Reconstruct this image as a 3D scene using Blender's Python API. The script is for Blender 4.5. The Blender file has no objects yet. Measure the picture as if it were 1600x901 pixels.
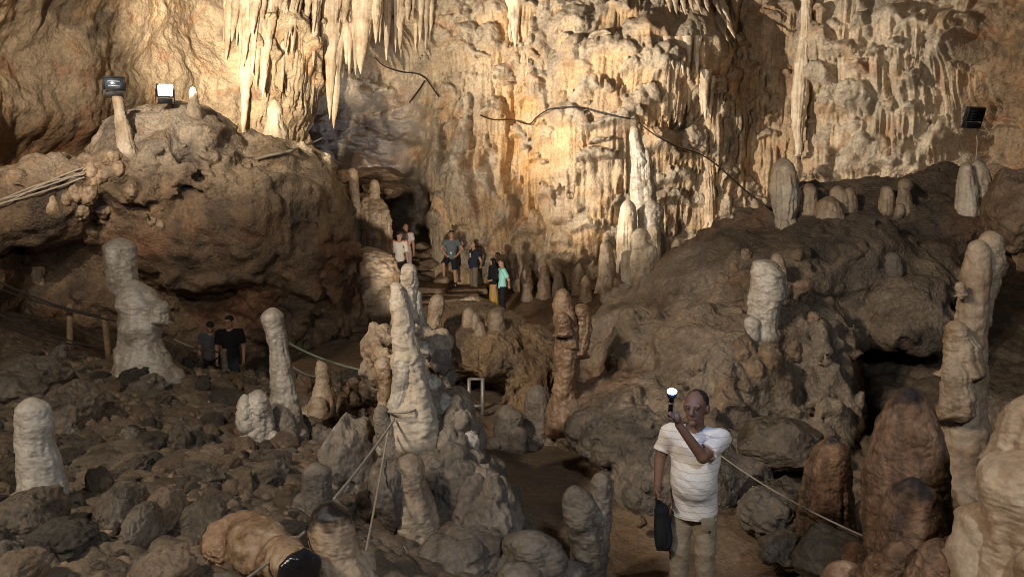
import bpy, math, random
import numpy as np
from mathutils import Vector, Matrix, Euler

# ------------------------------------------------------------------ camera, world, lights, exposure
scene = bpy.context.scene
COL = scene.collection
F_PX = 1256.0                      # focal length in pixels of a 1600 px wide picture
PITCH = math.radians(6.43)
CAM = np.array([0.0, 0.0, 3.5])
_cd = bpy.data.cameras.new('camera')
_cd.sensor_width = 36.0
_cd.lens = 36.0 * F_PX / 1600.0
_cd.clip_start = 0.05
_cd.clip_end = 300.0
cam = bpy.data.objects.new('camera', _cd)
COL.objects.link(cam)
cam.location = CAM
cam.rotation_euler = (math.radians(90) - PITCH, 0, 0)
scene.camera = cam

world = bpy.data.worlds.new('World')
scene.world = world
world.use_nodes = True
_bg = world.node_tree.nodes['Background']
_bg.inputs['Color'].default_value = (0.85, 0.92, 1.0, 1)
_bg.inputs['Strength'].default_value = 0.009

scene.view_settings.view_transform = 'Standard'
scene.view_settings.look = 'None'
scene.view_settings.exposure = 0.0
scene.view_settings.gamma = 1.0
scene.cycles.filter_width = 0.95
scene.cycles.max_bounces = 5
scene.cycles.diffuse_bounces = 3
scene.cycles.glossy_bounces = 2
scene.cycles.caustics_reflective = False
scene.cycles.caustics_refractive = False

CT, ST = math.cos(PITCH), math.sin(PITCH)
def P(px, py, Y):
    """world point on the line of sight of picture point (px,py) at distance Y ahead of the camera"""
    dx = (px - 800.0) / F_PX
    dy = (450.5 - py) / F_PX
    y = CT + dy * ST
    z = -ST + dy * CT
    return np.array([dx / y * Y, Y, CAM[2] + z / y * Y])
def M(px, Y):
    return px * Y / F_PX

def look_rot(frm, to):
    d = Vector(to) - Vector(frm)
    return d.to_track_quat('-Z', 'Y').to_euler()

def spot(name, loc, target, power, col, angle, blend=0.5, size=0.12, parent=None):
    l = bpy.data.lights.new(name, 'SPOT')
    l.energy = power; l.color = col; l.spot_size = math.radians(angle); l.spot_blend = blend; l.shadow_soft_size = size
    o = bpy.data.objects.new(name, l); COL.objects.link(o)
    o.location = loc; o.rotation_euler = look_rot(loc, target)
    return o
def point(name, loc, power, col, size=0.1):
    l = bpy.data.lights.new(name, 'POINT'); l.energy = power; l.color = col; l.shadow_soft_size = size
    o = bpy.data.objects.new(name, l); COL.objects.link(o); o.location = loc
    return o
def area(name, loc, target, power, col, size):
    l = bpy.data.lights.new(name, 'AREA'); l.energy = power; l.color = col; l.size = size
    o = bpy.data.objects.new(name, l); COL.objects.link(o); o.location = loc; o.rotation_euler = look_rot(loc, target)
    return o

LAMP_AT = P(258, 142, 17.2)
spot('floodlight_beam', LAMP_AT + np.array([0.06, -0.45, 0.22]), P(1190, 20, 26), 17500, (1.0, 0.88, 0.72), 72, 0.7, 0.14)
spot('floodlight_side_beam', LAMP_AT + np.array([0.06, -0.35, 0.24]), P(450, 30, 25), 6000, (1.0, 0.84, 0.63), 75, 0.8, 0.14)
# further floodlights of the show cave, out of sight behind rocks or on the walkway the picture was taken from; the last ones are added fills
spot('stair_floodlight', P(645, 500, 17.4), P(830, 230, 27), 1500, (1.0, 0.89, 0.76), 92, 0.8, 0.15)
spot('alcove_lamp', P(610, 262, 27.6), P(540, 190, 30), 170, (0.74, 0.82, 1.0), 120, 0.8, 0.1)
spot('walkway_floodlight_left', (-7.6, 8.0, 7.4), P(185, 95, 18), 4800, (1.0, 0.84, 0.66), 66, 1.0, 0.15)
spot('walkway_floodlight_right', (-4.0, 5.0, 7.6), P(1390, 130, 25), 2600, (1.0, 0.83, 0.64), 40, 0.8, 0.15)
spot('middle_fill_spot', (-5.2, 3.0, 7.8), P(1090, 480, 13), 2700, (1.0, 0.87, 0.72), 62, 0.9, 0.2)  # added fill to brighten the middle ground, no lamp of the cave
area('fill_light_warm', (-6.0, 0.5, 8.0), P(640, 680, 9), 560, (1.0, 0.88, 0.74), 0.6)  # added warm fill for the foreground, not an actual lamp
area('fill_light_cool', (2.8, -1.0, 6.8), P(780, 700, 8), 300, (0.80, 0.89, 1.0), 0.6)  # added cool fill from the right, lifts the shaded path
TORCH_AT = P(1051, 607, 5.80)
point('torch_beam', TORCH_AT + np.array([0.0, -0.06, 0.03]), 5, (0.12, 0.34, 1.0), 0.03)

# ------------------------------------------------------------------ numpy noise
_rs = np.random.RandomState(7)
_perm = np.concatenate([_rs.permutation(256)] * 3).astype(np.int32)
_g = _rs.normal(size=(256, 3)); _g /= np.linalg.norm(_g, axis=1)[:, None]; _g = _g.astype(np.float32)
def noise3(x, y, z):
    x = np.asarray(x, np.float32); y = np.asarray(y, np.float32); z = np.asarray(z, np.float32)
    xi = np.floor(x).astype(np.int32); yi = np.floor(y).astype(np.int32); zi = np.floor(z).astype(np.int32)
    xf = x - xi; yf = y - yi; zf = z - zi
    u = xf * xf * xf * (xf * (xf * 6 - 15) + 10); v = yf * yf * yf * (yf * (yf * 6 - 15) + 10); w = zf * zf * zf * (zf * (zf * 6 - 15) + 10)
    xi &= 255; yi &= 255; zi &= 255
    res = 0
    for dx in (0, 1):
        wx = u if dx else 1 - u
        px = _perm[xi + dx]
        for dy in (0, 1):
            wy = v if dy else 1 - v
            pxy = _perm[(px + yi + dy) & 255]
            for dz in (0, 1):
                wz = w if dz else 1 - w
                g = _g[_perm[(pxy + zi + dz) & 255]]
                res = res + wx * wy * wz * (g[..., 0] * (xf - dx) + g[..., 1] * (yf - dy) + g[..., 2] * (zf - dz))
    return res * 1.5
def fbm(x, y, z, oct=4, gain=0.5):
    a = 1.0; r = 0; f = 1.0
    for i in range(oct):
        r = r + a * noise3(x * f + 17.3 * i, y * f + 5.1 * i, z * f + 9.7 * i); a *= gain; f *= 2.03
    return r
def ridge(x, y, z, oct=3):
    a = 1.0; r = 0; f = 1.0
    for i in range(oct):
        r = r + a * (1 - 2 * np.abs(noise3(x * f + 7.3 * i, y * f + 3.1 * i, z * f + 1.7 * i))); a *= 0.5; f *= 2.1
    return r
def _h(ix, iy, iz, s):
    n = (ix.astype(np.int64) * 73856093) ^ (iy.astype(np.int64) * 19349663) ^ (iz.astype(np.int64) * 83492791) ^ (s * 2654435)
    n = (n ^ (n >> 13)) * 1274126177 & 0x7fffffff
    n = (n ^ (n >> 15)) & 0xffff
    return (n / 65535.0).astype(np.float32)
def worley(x, y, z, seed=1):
    """distance to the nearest feature point"""
    x = np.asarray(x, np.float32); y = np.asarray(y, np.float32); z = np.asarray(z, np.float32)
    xi = np.floor(x).astype(np.int32); yi = np.floor(y).astype(np.int32); zi = np.floor(z).astype(np.int32)
    best = np.full(x.shape, 9.0, np.float32)
    for dx in (-1, 0, 1):
        for dy in (-1, 0, 1):
            for dz in (-1, 0, 1):
                a = xi + dx; b = yi + dy; c = zi + dz
                d = (a + _h(a, b, c, seed) - x) ** 2 + (b + _h(a, b, c, seed + 1) - y) ** 2 + (c + _h(a, b, c, seed + 2) - z) ** 2
                np.minimum(best, d, out=best)
    return np.sqrt(best)
def worley2(x, y, seed=1):
    x = np.asarray(x, np.float32); y = np.asarray(y, np.float32)
    xi = np.floor(x).astype(np.int32); yi = np.floor(y).astype(np.int32); z0 = np.zeros_like(xi)
    best = np.full(x.shape, 9.0, np.float32)
    for dx in (-1, 0, 1):
        for dy in (-1, 0, 1):
            a = xi + dx; b = yi + dy
            d = (a + _h(a, b, z0, seed) - x) ** 2 + (b + _h(a, b, z0, seed + 1) - y) ** 2
            np.minimum(best, d, out=best)
    return np.sqrt(best)
def knobs(d):                       # rounded bump from a worley distance
    return np.sqrt(np.clip(1 - (d / 0.75) ** 2, 0, 1))
def sstep(a, b, x):
    t = np.clip((x - a) / (b - a), 0, 1); return t * t * (3 - 2 * t)

# ------------------------------------------------------------------ meshes and objects
def new_mesh(name, V, Q, mat=None, color=None, smooth=True):
    V = np.asarray(V, np.float32); Q = np.asarray(Q, np.int32)
    me = bpy.data.meshes.new(name)
    n = Q.shape[1]
    me.vertices.add(len(V)); me.vertices.foreach_set('co', V.ravel())
    me.loops.add(Q.size); me.loops.foreach_set('vertex_index', Q.ravel())
    me.polygons.add(len(Q)); me.polygons.foreach_set('loop_start', np.arange(0, Q.size, n, dtype=np.int32))
    try:
        me.polygons.foreach_set('loop_total', np.full(len(Q), n, np.int32))
    except Exception:
        pass
    me.update(calc_edges=True)
    if smooth:
        me.polygons.foreach_set('use_smooth', np.ones(len(Q), bool))
    if color is not None:
        at = me.color_attributes.new('mineral', 'FLOAT_COLOR', 'POINT')
        c = np.ones((len(V), 4), np.float32); c[:, :3] = color
        at.data.foreach_set('color', c.ravel())
    if mat: me.materials.append(mat)
    me.validate()
    return me
def link(name, me, parent=None, loc=None):
    o = bpy.data.objects.new(name, me); COL.objects.link(o)
    if parent is not None: o.parent = parent
    if loc is not None: o.location = loc
    return o
def tag(o, label=None, cat=None, group=None, kind=None):
    if label: o['label'] = label
    if cat: o['category'] = cat
    if group: o['group'] = group
    if kind: o['kind'] = kind
    return o
def empty(name, loc=(0, 0, 0), rz=0.0):
    o = bpy.data.objects.new(name, None); COL.objects.link(o); o.location = loc; o.rotation_euler = (0, 0, rz)
    o.empty_display_size = 0.2
    return o
def merge(parts):
    V = []; Q = []; n = 0
    for v, q in parts:
        V.append(v); Q.append(np.asarray(q) + n); n += len(v)
    return np.concatenate(V), np.concatenate(Q)
def centred(name, V, Q, mat, label, cat, group=None, base=None, color=None):
    """a thing of one mesh with its origin at its foot"""
    V = np.asarray(V)
    if base is None:
        base = np.array([V[:, 0].mean(), V[:, 1].mean(), V[:, 2].min()])
    o = link(name, new_mesh(name, V - base, Q, mat, color), None, base)
    return tag(o, label, cat, group)
def box(c, s, R=None, bev=0.0):
    """eight-corner box, optionally with chamfered edges (24 corners) as quads/tris in quads"""
    sx, sy, sz = [k / 2 for k in s]
    v = np.array([[x, y, z] for x in (-sx, sx) for y in (-sy, sy) for z in (-sz, sz)], float)
    q = np.array([[0, 1, 3, 2], [4, 6, 7, 5], [0, 4, 5, 1], [2, 3, 7, 6], [0, 2, 6, 4], [1, 5, 7, 3]])
    if R is not None: v = v @ np.asarray(R).T
    return v + np.asarray(c), q
def bevel(o, w, seg=2):
    m = o.modifiers.new('bevel', 'BEVEL'); m.width = w; m.segments = seg; m.limit_method = 'ANGLE'
    return o
def tube(pts, r, n=8, closed_ends=True):
    pts = np.asarray(pts, float); k = len(pts)
    r = np.broadcast_to(np.asarray(r, float), (k,))
    T = np.gradient(pts, axis=0); T /= np.linalg.norm(T, axis=1)[:, None] + 1e-9
    ref = np.array([0, 0, 1.0]) if abs(T[0, 2]) < 0.9 else np.array([1.0, 0, 0])
    V = []
    for i in range(k):
        a = np.cross(T[i], ref); a /= np.linalg.norm(a) + 1e-9; b = np.cross(T[i], a)
        th = np.linspace(0, 2 * np.pi, n, endpoint=False)
        V.append(pts[i] + r[i] * (np.cos(th)[:, None] * a + np.sin(th)[:, None] * b))
    V = np.concatenate(V)
    Q = [[i * n + j, i * n + (j + 1) % n, (i + 1) * n + (j + 1) % n, (i + 1) * n + j] for i in range(k - 1) for j in range(n)]
    if closed_ends:
        for e, base in ((0, 0), (k - 1, (k - 1) * n)):
            c = len(V); V = np.vstack([V, pts[e]])
            for j in range(0, n, 2):
                f = [base + j, base + (j + 1) % n, base + (j + 2) % n, c]
                Q.append(f if e else f[::-1])
    return V, np.array(Q)
def spline(pts, n):
    pts = np.asarray(pts, float); k = len(pts)
    t = np.linspace(0, k - 1, n); i = np.clip(t.astype(int), 0, k - 2); f = (t - i)[:, None]
    p0 = pts[np.clip(i - 1, 0, k - 1)]; p1 = pts[i]; p2 = pts[i + 1]; p3 = pts[np.clip(i + 2, 0, k - 1)]
    return 0.5 * ((2 * p1) + (-p0 + p2) * f + (2 * p0 - 5 * p1 + 4 * p2 - p3) * f * f + (-p0 + 3 * p1 - 3 * p2 + p3) * f ** 3)
def sag(a, b, drop, n=14):
    t = np.linspace(0, 1, n)[:, None]
    p = np.asarray(a) * (1 - t) + np.asarray(b) * t
    p[:, 2] -= drop * 4 * (t * (1 - t))[:, 0]
    return p

# ------------------------------------------------------------------ signed distance fields -> mesh (surface nets)
class Field:
    def __init__(s, lo, hi, h):
        s.h = h; s.lo = np.asarray(lo, float)
        s.n = np.ceil((np.asarray(hi) - s.lo) / h).astype(int) + 1
        s.f = np.full(tuple(s.n), 1.0, np.float32)
    def sub(s, lo, hi):
        a = np.clip(np.floor((np.asarray(lo) - s.lo) / s.h).astype(int), 0, s.n)
        b = np.clip(np.ceil((np.asarray(hi) - s.lo) / s.h).astype(int) + 1, 0, s.n)
        if np.any(b <= a): return None
        ax = [(s.lo[k] + s.h * np.arange(a[k], b[k])).astype(np.float32) for k in range(3)]
        X, Y, Z = np.meshgrid(*ax, indexing='ij', sparse=True)
        return (slice(a[0], b[0]), slice(a[1], b[1]), slice(a[2], b[2])), X, Y, Z
    def _mix(s, sl, d, k):
        f = s.f[sl]
        if k <= 0: s.f[sl] = np.minimum(f, d); return
        hh = np.clip(k - np.abs(f - d), 0, None) / k
        s.f[sl] = np.minimum(f, d) - hh * hh * k * 0.25
    def ell(s, c, r, k=0.1, rot=None):
        c = np.asarray(c, float); r = np.asarray(r, float)
        R = r.max() if rot is not None else r
        g = s.sub(c - R - k - 2 * s.h, c + R + k + 2 * s.h)
        if g is None: return
        sl, X, Y, Z = g
        x, y, z = X - c[0], Y - c[1], Z - c[2]
        if rot is not None:
            m = np.asarray(Euler(rot).to_matrix().transposed())
            x, y, z = (m[0, 0] * x + m[0, 1] * y + m[0, 2] * z, m[1, 0] * x + m[1, 1] * y + m[1, 2] * z, m[2, 0] * x + m[2, 1] * y + m[2, 2] * z)
        q0 = np.sqrt((x / r[0]) ** 2 + (y / r[1]) ** 2 + (z / r[2]) ** 2)
        q1 = np.sqrt((x / r[0] ** 2) ** 2 + (y / r[1] ** 2) ** 2 + (z / r[2] ** 2) ** 2) + 1e-6
        s._mix(sl, (q0 * (q0 - 1) / q1).astype(np.float32), k)
    def cone(s, a, b, ra, rb, k=0.05, cut=False, flat=None):
        """tapered capsule; cut: flat end at b"""
        a = np.asarray(a, float); b = np.asarray(b, float); m = max(ra, rb) + k + 2 * s.h
        g = s.sub(np.minimum(a, b) - m, np.maximum(a, b) + m)
        if g is None: return
        sl, X, Y, Z = g
        ba = b - a; L2 = max(ba @ ba, 1e-9)
        t = ((X - a[0]) * ba[0] + (Y - a[1]) * ba[1] + (Z - a[2]) * ba[2]) / L2
        tc = np.clip(t, 0, 1)
        dx = X - a[0] - tc * ba[0]; dy = Y - a[1] - tc * ba[1]; dz = Z - a[2] - tc * ba[2]
        if flat is not None: dy = dy / flat
        d = np.sqrt(dx ** 2 + dy ** 2 + dz ** 2) - (ra + (rb - ra) * tc)
        if cut: d = np.maximum(d, (t - 1) * math.sqrt(L2))
        s._mix(sl, d.astype(np.float32), k)
    def below(s, z):                                     # keep only what is above z
        zz = (s.lo[2] + s.h * np.arange(s.n[2])).astype(np.float32)
        s.f = np.maximum(s.f, (z - zz)[None, None, :])
    def above(s, z):
        zz = (s.lo[2] + s.h * np.arange(s.n[2])).astype(np.float32)
        s.f = np.maximum(s.f, (zz - z)[None, None, :])
    def carve(s, c, r, k=0.1):
        s.f = -s.f
        s.ell(c, r, k)
        s.f = -s.f
    def rough(s, fn, band, mean0=True):
        ix = np.nonzero(np.abs(s.f) < band)
        p = [s.lo[k] + s.h * ix[k] for k in range(3)]
        d = fn(p[0].astype(np.float32), p[1].astype(np.float32), p[2].astype(np.float32)).astype(np.float32)
        s.f[ix] -= d - (d.mean() if mean0 else 0)
    def mesh(s):
        f = s.f
        f[0] = f[-1] = 1; f[:, 0] = f[:, -1] = 1; f[:, :, 0] = f[:, :, -1] = 1
        b = f < 0
        nx, ny, nz = f.shape
        cnt = np.zeros((nx - 1, ny - 1, nz - 1), np.int8)
        cs = [(i, j, k) for i in (0, 1) for j in (0, 1) for k in (0, 1)]
        for i, j, k in cs: cnt += b[i:nx - 1 + i, j:ny - 1 + j, k:nz - 1 + k]
        act = (cnt > 0) & (cnt < 8)
        I = np.nonzero(act)
        idx = np.full(act.shape, -1, np.int32); idx[I] = np.arange(len(I[0]))
        val = [f[I[0] + i, I[1] + j, I[2] + k] for i, j, k in cs]
        acc = np.zeros((len(I[0]), 3)); num = np.zeros(len(I[0]))
        for p in range(8):
            for q in range(p + 1, 8):
                df = [cs[q][m] - cs[p][m] for m in range(3)]
                if sum(map(abs, df)) != 1: continue
                cr = (val[p] < 0) != (val[q] < 0)
                t = np.where(cr, val[p] / (val[p] - val[q] + 1e-12), 0)
                for m in range(3): acc[:, m] += np.where(cr, cs[p][m] + t * df[m], 0)
                num += cr
        V = s.lo + s.h * (np.stack(I, 1) + acc / num[:, None])
        Q = []
        def emit(e, A, B, C, D, neg):
            q = np.stack([idx[A], idx[B], idx[C], idx[D]], 1)
            q[neg] = q[neg][:, ::-1]
            Q.append(q)
        i, j, k = np.nonzero((b[:-1, 1:-1, 1:-1] != b[1:, 1:-1, 1:-1])); j = j + 1; k = k + 1
        emit(0, (i, j - 1, k - 1), (i, j, k - 1), (i, j, k), (i, j - 1, k), ~b[i, j, k])
        i, j, k = np.nonzero((b[1:-1, :-1, 1:-1] != b[1:-1, 1:, 1:-1])); i = i + 1; k = k + 1
        emit(1, (i - 1, j, k - 1), (i - 1, j, k), (i, j, k), (i, j, k - 1), ~b[i, j, k])
        i, j, k = np.nonzero((b[1:-1, 1:-1, :-1] != b[1:-1, 1:-1, 1:])); i = i + 1; j = j + 1
        emit(2, (i - 1, j - 1, k), (i, j - 1, k), (i, j, k), (i - 1, j, k), ~b[i, j, k])
        Q = np.concatenate(Q)
        Q = Q[(Q >= 0).all(1)]
        return V, Q

# ------------------------------------------------------------------ materials
def _n(nt, t, **kw):
    n = nt.nodes.new(t)
    for k, v in kw.items():
        if k in n.inputs: n.inputs[k].default_value = v
        else: setattr(n, k, v)
    return n
def c4(c): return (c[0], c[1], c[2], 1)
def rock_mat(name, cols, scale=1.5, fine=14.0, bump=0.35, rough=0.8, attr=False, dust=None, dust_amt=0.6, wet=None, speck=0.35, streak=0.0, bdist=0.03, pit=0.0, film=False):
    """procedural limestone: blotches of three mineral colours, fine grain, dust on upward faces, optional wet sheen"""
    m = bpy.data.materials.new(name); m.use_nodes = True
    nt = m.node_tree; L = nt.links; b = nt.nodes['Principled BSDF']
    tc = _n(nt, 'ShaderNodeTexCoord')
    oi = _n(nt, 'ShaderNodeObjectInfo')
    mp = _n(nt, 'ShaderNodeVectorMath', operation='ADD')
    mul = _n(nt, 'ShaderNodeVectorMath', operation='SCALE'); mul.inputs['Scale'].default_value = 37.0
    cmb = _n(nt, 'ShaderNodeCombineXYZ')
    for k in range(3): L.new(oi.outputs['Random'], cmb.inputs[k])
    L.new(cmb.outputs[0], mul.inputs[0]); L.new(tc.outputs['Object'], mp.inputs[0]); L.new(mul.outputs[0], mp.inputs[1])
    co = mp.outputs[0]
    n1 = _n(nt, 'ShaderNodeTexNoise', Scale=scale, Detail=7.0, Roughness=0.62); L.new(co, n1.inputs['Vector'])
    r1 = _n(nt, 'ShaderNodeValToRGB'); L.new(n1.outputs[0], r1.inputs[0])
    e = r1.color_ramp.elements
    e[0].position = 0.33; e[0].color = c4(cols[0]); e[1].position = 0.67; e[1].color = c4(cols[2])
    k = e.new(0.5); k.color = c4(cols[1])
    col = r1.outputs[0]
    if attr:
        a = _n(nt, 'ShaderNodeAttribute', attribute_name='mineral')
        mx = _n(nt, 'ShaderNodeMix', data_type='RGBA', blend_type='MULTIPLY'); mx.inputs['Factor'].default_value = 1.0
        L.new(a.outputs['Color'], mx.inputs['A']); L.new(col, mx.inputs['B']); col = mx.outputs['Result']
    # fine grain
    n2 = _n(nt, 'ShaderNodeTexNoise', Scale=fine, Detail=6.0, Roughness=0.7); L.new(co, n2.inputs['Vector'])
    mr = _n(nt, 'ShaderNodeMapRange'); L.new(n2.outputs[0], mr.inputs[0])
    mr.inputs['From Min'].default_value = 0.3; mr.inputs['From Max'].default_value = 0.7
    mr.inputs['To Min'].default_value = 1 - speck; mr.inputs['To Max'].default_value = 1 + speck * 0.7
    mx = _n(nt, 'ShaderNodeMix', data_type='RGBA', blend_type='MULTIPLY'); mx.inputs['Factor'].default_value = 1.0
    L.new(col, mx.inputs['A']); L.new(mr.outputs[0], mx.inputs['B']); col = mx.outputs['Result']
    if streak > 0:                     # mineral runs down the face
        sv = _n(nt, 'ShaderNodeVectorMath', operation='MULTIPLY'); sv.inputs[1].default_value = (9, 9, 0.7); L.new(co, sv.inputs[0])
        n4 = _n(nt, 'ShaderNodeTexNoise', Scale=1.0, Detail=4.0); L.new(sv.outputs[0], n4.inputs['Vector'])
        m4 = _n(nt, 'ShaderNodeMapRange'); L.new(n4.outputs[0], m4.inputs[0])
        m4.inputs['From Min'].default_value = 0.35; m4.inputs['From Max'].default_value = 0.65
        m4.inputs['To Min'].default_value = 1 - streak; m4.inputs['To Max'].default_value = 1 + streak * 0.6
        mx = _n(nt, 'ShaderNodeMix', data_type='RGBA', blend_type='MULTIPLY'); mx.inputs['Factor'].default_value = 1.0
        L.new(col, mx.inputs['A']); L.new(m4.outputs[0], mx.inputs['B']); col = mx.outputs['Result']
    if dust is not None:
        g = _n(nt, 'ShaderNodeNewGeometry'); sx = _n(nt, 'ShaderNodeSeparateXYZ'); L.new(g.outputs['Normal'], sx.inputs[0])
        n3 = _n(nt, 'ShaderNodeTexNoise', Scale=scale * 3, Detail=4.0); L.new(co, n3.inputs['Vector'])
        ad = _n(nt, 'ShaderNodeMath', operation='ADD'); L.new(sx.outputs['Z'], ad.inputs[0]); L.new(n3.outputs[0], ad.inputs[1])
        dr = _n(nt, 'ShaderNodeMapRange'); L.new(ad.outputs[0], dr.inputs[0])
        dr.inputs['From Min'].default_value = 0.75; dr.inputs['From Max'].default_value = 1.25
        dr.inputs['To Min'].default_value = 0; dr.inputs['To Max'].default_value = dust_amt
        mx = _n(nt, 'ShaderNodeMix', data_type='RGBA'); L.new(dr.outputs[0], mx.inputs['Factor'])
        L.new(col, mx.inputs['A']); mx.inputs['B'].default_value = c4(dust); col = mx.outputs['Result']
    # object to object variation
    vr = _n(nt, 'ShaderNodeMapRange'); L.new(oi.outputs['Random'], vr.inputs[0]); vr.inputs['To Min'].default_value = 0.78; vr.inputs['To Max'].default_value = 1.18
    mx = _n(nt, 'ShaderNodeMix', data_type='RGBA', blend_type='MULTIPLY'); mx.inputs['Factor'].default_value = 0.0 if attr else 1.0
    L.new(col, mx.inputs['A']); L.new(vr.outputs[0], mx.inputs['B']); col = mx.outputs['Result']
    b.inputs['Roughness'].default_value = rough
    b.inputs['Specular IOR Level'].default_value = 0.35
    if wet is not None:
        wr = _n(nt, 'ShaderNodeMapRange'); L.new(n1.outputs[0], wr.inputs[0])
        wr.inputs['From Min'].default_value = 0.4; wr.inputs['From Max'].default_value = 0.62
        wr.inputs['To Min'].default_value = wet; wr.inputs['To Max'].default_value = rough
        L.new(wr.outputs[0], b.inputs['Roughness'])
        b.inputs['Specular IOR Level'].default_value = 0.6
    if film:                           # glossy black film where water drips on the tip
        fa = _n(nt, 'ShaderNodeAttribute', attribute_name='film')
        mx = _n(nt, 'ShaderNodeMix', data_type='RGBA'); L.new(fa.outputs['Fac'], mx.inputs['Factor']); L.new(col, mx.inputs['A']); mx.inputs['B'].default_value = (0.012, 0.011, 0.012, 1); col = mx.outputs['Result']
        rm = _n(nt, 'ShaderNodeMix', data_type='FLOAT'); L.new(fa.outputs['Fac'], rm.inputs['Factor']); rm.inputs['B'].default_value = 0.09
        if b.inputs['Roughness'].links: L.new(b.inputs['Roughness'].links[0].from_socket, rm.inputs['A'])
        else: rm.inputs['A'].default_value = rough
        L.new(rm.outputs['Result'], b.inputs['Roughness'])
    L.new(col, b.inputs['Base Color'])
    vo = _n(nt, 'ShaderNodeTexVoronoi', Scale=fine * 1.3); L.new(co, vo.inputs['Vector'])
    n5 = _n(nt, 'ShaderNodeTexNoise', Scale=fine * 0.45, Detail=8.0, Roughness=0.72); L.new(co, n5.inputs['Vector'])
    hs = _n(nt, 'ShaderNodeMath', operation='MULTIPLY_ADD'); L.new(vo.outputs['Distance'], hs.inputs[0]); hs.inputs[1].default_value = 0.25 + pit; L.new(n5.outputs[0], hs.inputs[2])
    bp = _n(nt, 'ShaderNodeBump'); bp.inputs['Strength'].default_value = bump; bp.inputs['Distance'].default_value = bdist * 3
    L.new(hs.outputs[0], bp.inputs['Height']); L.new(bp.outputs[0], b.inputs['Normal'])
    return m
def plain_mat(name, col, rough=0.6, metal=0.0, var=0.15, scale=40.0, bump=0.0, spec=0.4):
    m = bpy.data.materials.new(name); m.use_nodes = True
    nt = m.node_tree; L = nt.links; b = nt.nodes['Principled BSDF']
    tc = _n(nt, 'ShaderNodeTexCoord')
    n1 = _n(nt, 'ShaderNodeTexNoise', Scale=scale, Detail=4.0); L.new(tc.outputs['Object'], n1.inputs['Vector'])
    mr = _n(nt, 'ShaderNodeMapRange'); L.new(n1.outputs[0], mr.inputs[0]); mr.inputs['From Min'].default_value = 0.3; mr.inputs['From Max'].default_value = 0.7
    mr.inputs['To Min'].default_value = 1 - var; mr.inputs['To Max'].default_value = 1 + var
    mx = _n(nt, 'ShaderNodeMix', data_type='RGBA', blend_type='MULTIPLY'); mx.inputs['Factor'].default_value = 1.0
    mx.inputs['A'].default_value = c4(col); L.new(mr.outputs[0], mx.inputs['B']); L.new(mx.outputs['Result'], b.inputs['Base Color'])
    b.inputs['Roughness'].default_value = rough; b.inputs['Metallic'].default_value = metal; b.inputs['Specular IOR Level'].default_value = spec
    if bump > 0:
        bp = _n(nt, 'ShaderNodeBump'); bp.inputs['Strength'].default_value = bump; bp.inputs['Distance'].default_value = 0.02
        L.new(n1.outputs[0], bp.inputs['Height']); L.new(bp.outputs[0], b.inputs['Normal'])
    return m
def glow_mat(name, col, strength):
    m = bpy.data.materials.new(name); m.use_nodes = True
    nt = m.node_tree; nt.nodes.clear()
    e = _n(nt, 'ShaderNodeEmission'); e.inputs[0].default_value = c4(col); e.inputs[1].default_value = strength
    o = _n(nt, 'ShaderNodeOutputMaterial'); nt.links.new(e.outputs[0], o.inputs[0])
    return m
# ------------------------------------------------------------------ materials of the cave
MAT = {}
MAT['wall'] = rock_mat('wall_limestone', [(0.72, 0.68, 0.62), (0.95, 0.92, 0.86), (1.12, 1.04, 0.92)], 0.9, 11.0, 0.8, 0.8, attr=True, speck=0.42, streak=0.0, bdist=0.035)
MAT['ground'] = rock_mat('cave_soil', [(0.7, 0.66, 0.6), (0.95, 0.9, 0.84), (1.15, 1.05, 0.95)], 1.2, 16.0, 0.45, 0.85, attr=True, speck=0.4)
MAT['outcrop'] = rock_mat('outcrop_limestone', [(0.6, 0.55, 0.48), (0.95, 0.9, 0.84), (1.2, 1.1, 0.97)], 1.6, 15.0, 0.8, 0.78, attr=True, speck=0.5, bdist=0.035, wet=0.45)
MAT['pale'] = rock_mat('pale_calcite', [(0.29, 0.235, 0.175), (0.44, 0.375, 0.295), (0.54, 0.47, 0.38)], 2.2, 22.0, 0.3, 0.6, dust=(0.2, 0.17, 0.14), dust_amt=0.45, speck=0.32, bdist=0.018, streak=.18, wet=.32)
MAT['cream'] = rock_mat('cream_calcite', [(0.4, 0.29, 0.18), (0.58, 0.47, 0.34), (0.68, 0.58, 0.45)], 1.6, 14.0, 0.35, 0.65, dust=(0.22, 0.19, 0.15), dust_amt=0.6, speck=0.2, streak=0.22, bdist=0.02)
MAT['tan'] = rock_mat('tan_calcite', [(0.24, 0.16, 0.09), (0.38, 0.27, 0.17), (0.48, 0.37, 0.25)], 2.0, 18.0, 0.4, 0.7, dust=(0.16, 0.13, 0.1), dust_amt=0.45, speck=0.32, bdist=0.022, streak=.2, wet=.35)
MAT['amber'] = rock_mat('amber_calcite', [(0.14, 0.075, 0.04), (0.25, 0.15, 0.085), (0.34, 0.22, 0.13)], 2.2, 20.0, 0.4, 0.6, speck=0.3, wet=0.3, bdist=0.015)
MAT['brown_wet'] = rock_mat('wet_brown_calcite', [(0.13, 0.062, 0.03), (0.25, 0.135, 0.07), (0.35, 0.215, 0.125)], 3.2, 22.0, 0.7, 0.65, speck=0.55, wet=0.14, bdist=0.025, streak=0.45, film=True)
MAT['beige'] = rock_mat('beige_calcite', [(0.27, 0.165, 0.09), (0.43, 0.30, 0.19), (0.53, 0.40, 0.27)], 3.2, 24.0, 0.35, 0.55, speck=0.25, bdist=0.012, streak=0.15, film=True)
MAT['grey'] = rock_mat('grey_calcite', [(0.085, 0.066, 0.048), (0.165, 0.132, 0.1), (0.26, 0.212, 0.165)], 2.2, 20.0, 0.5, 0.75, speck=0.3, bdist=0.02)
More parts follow.
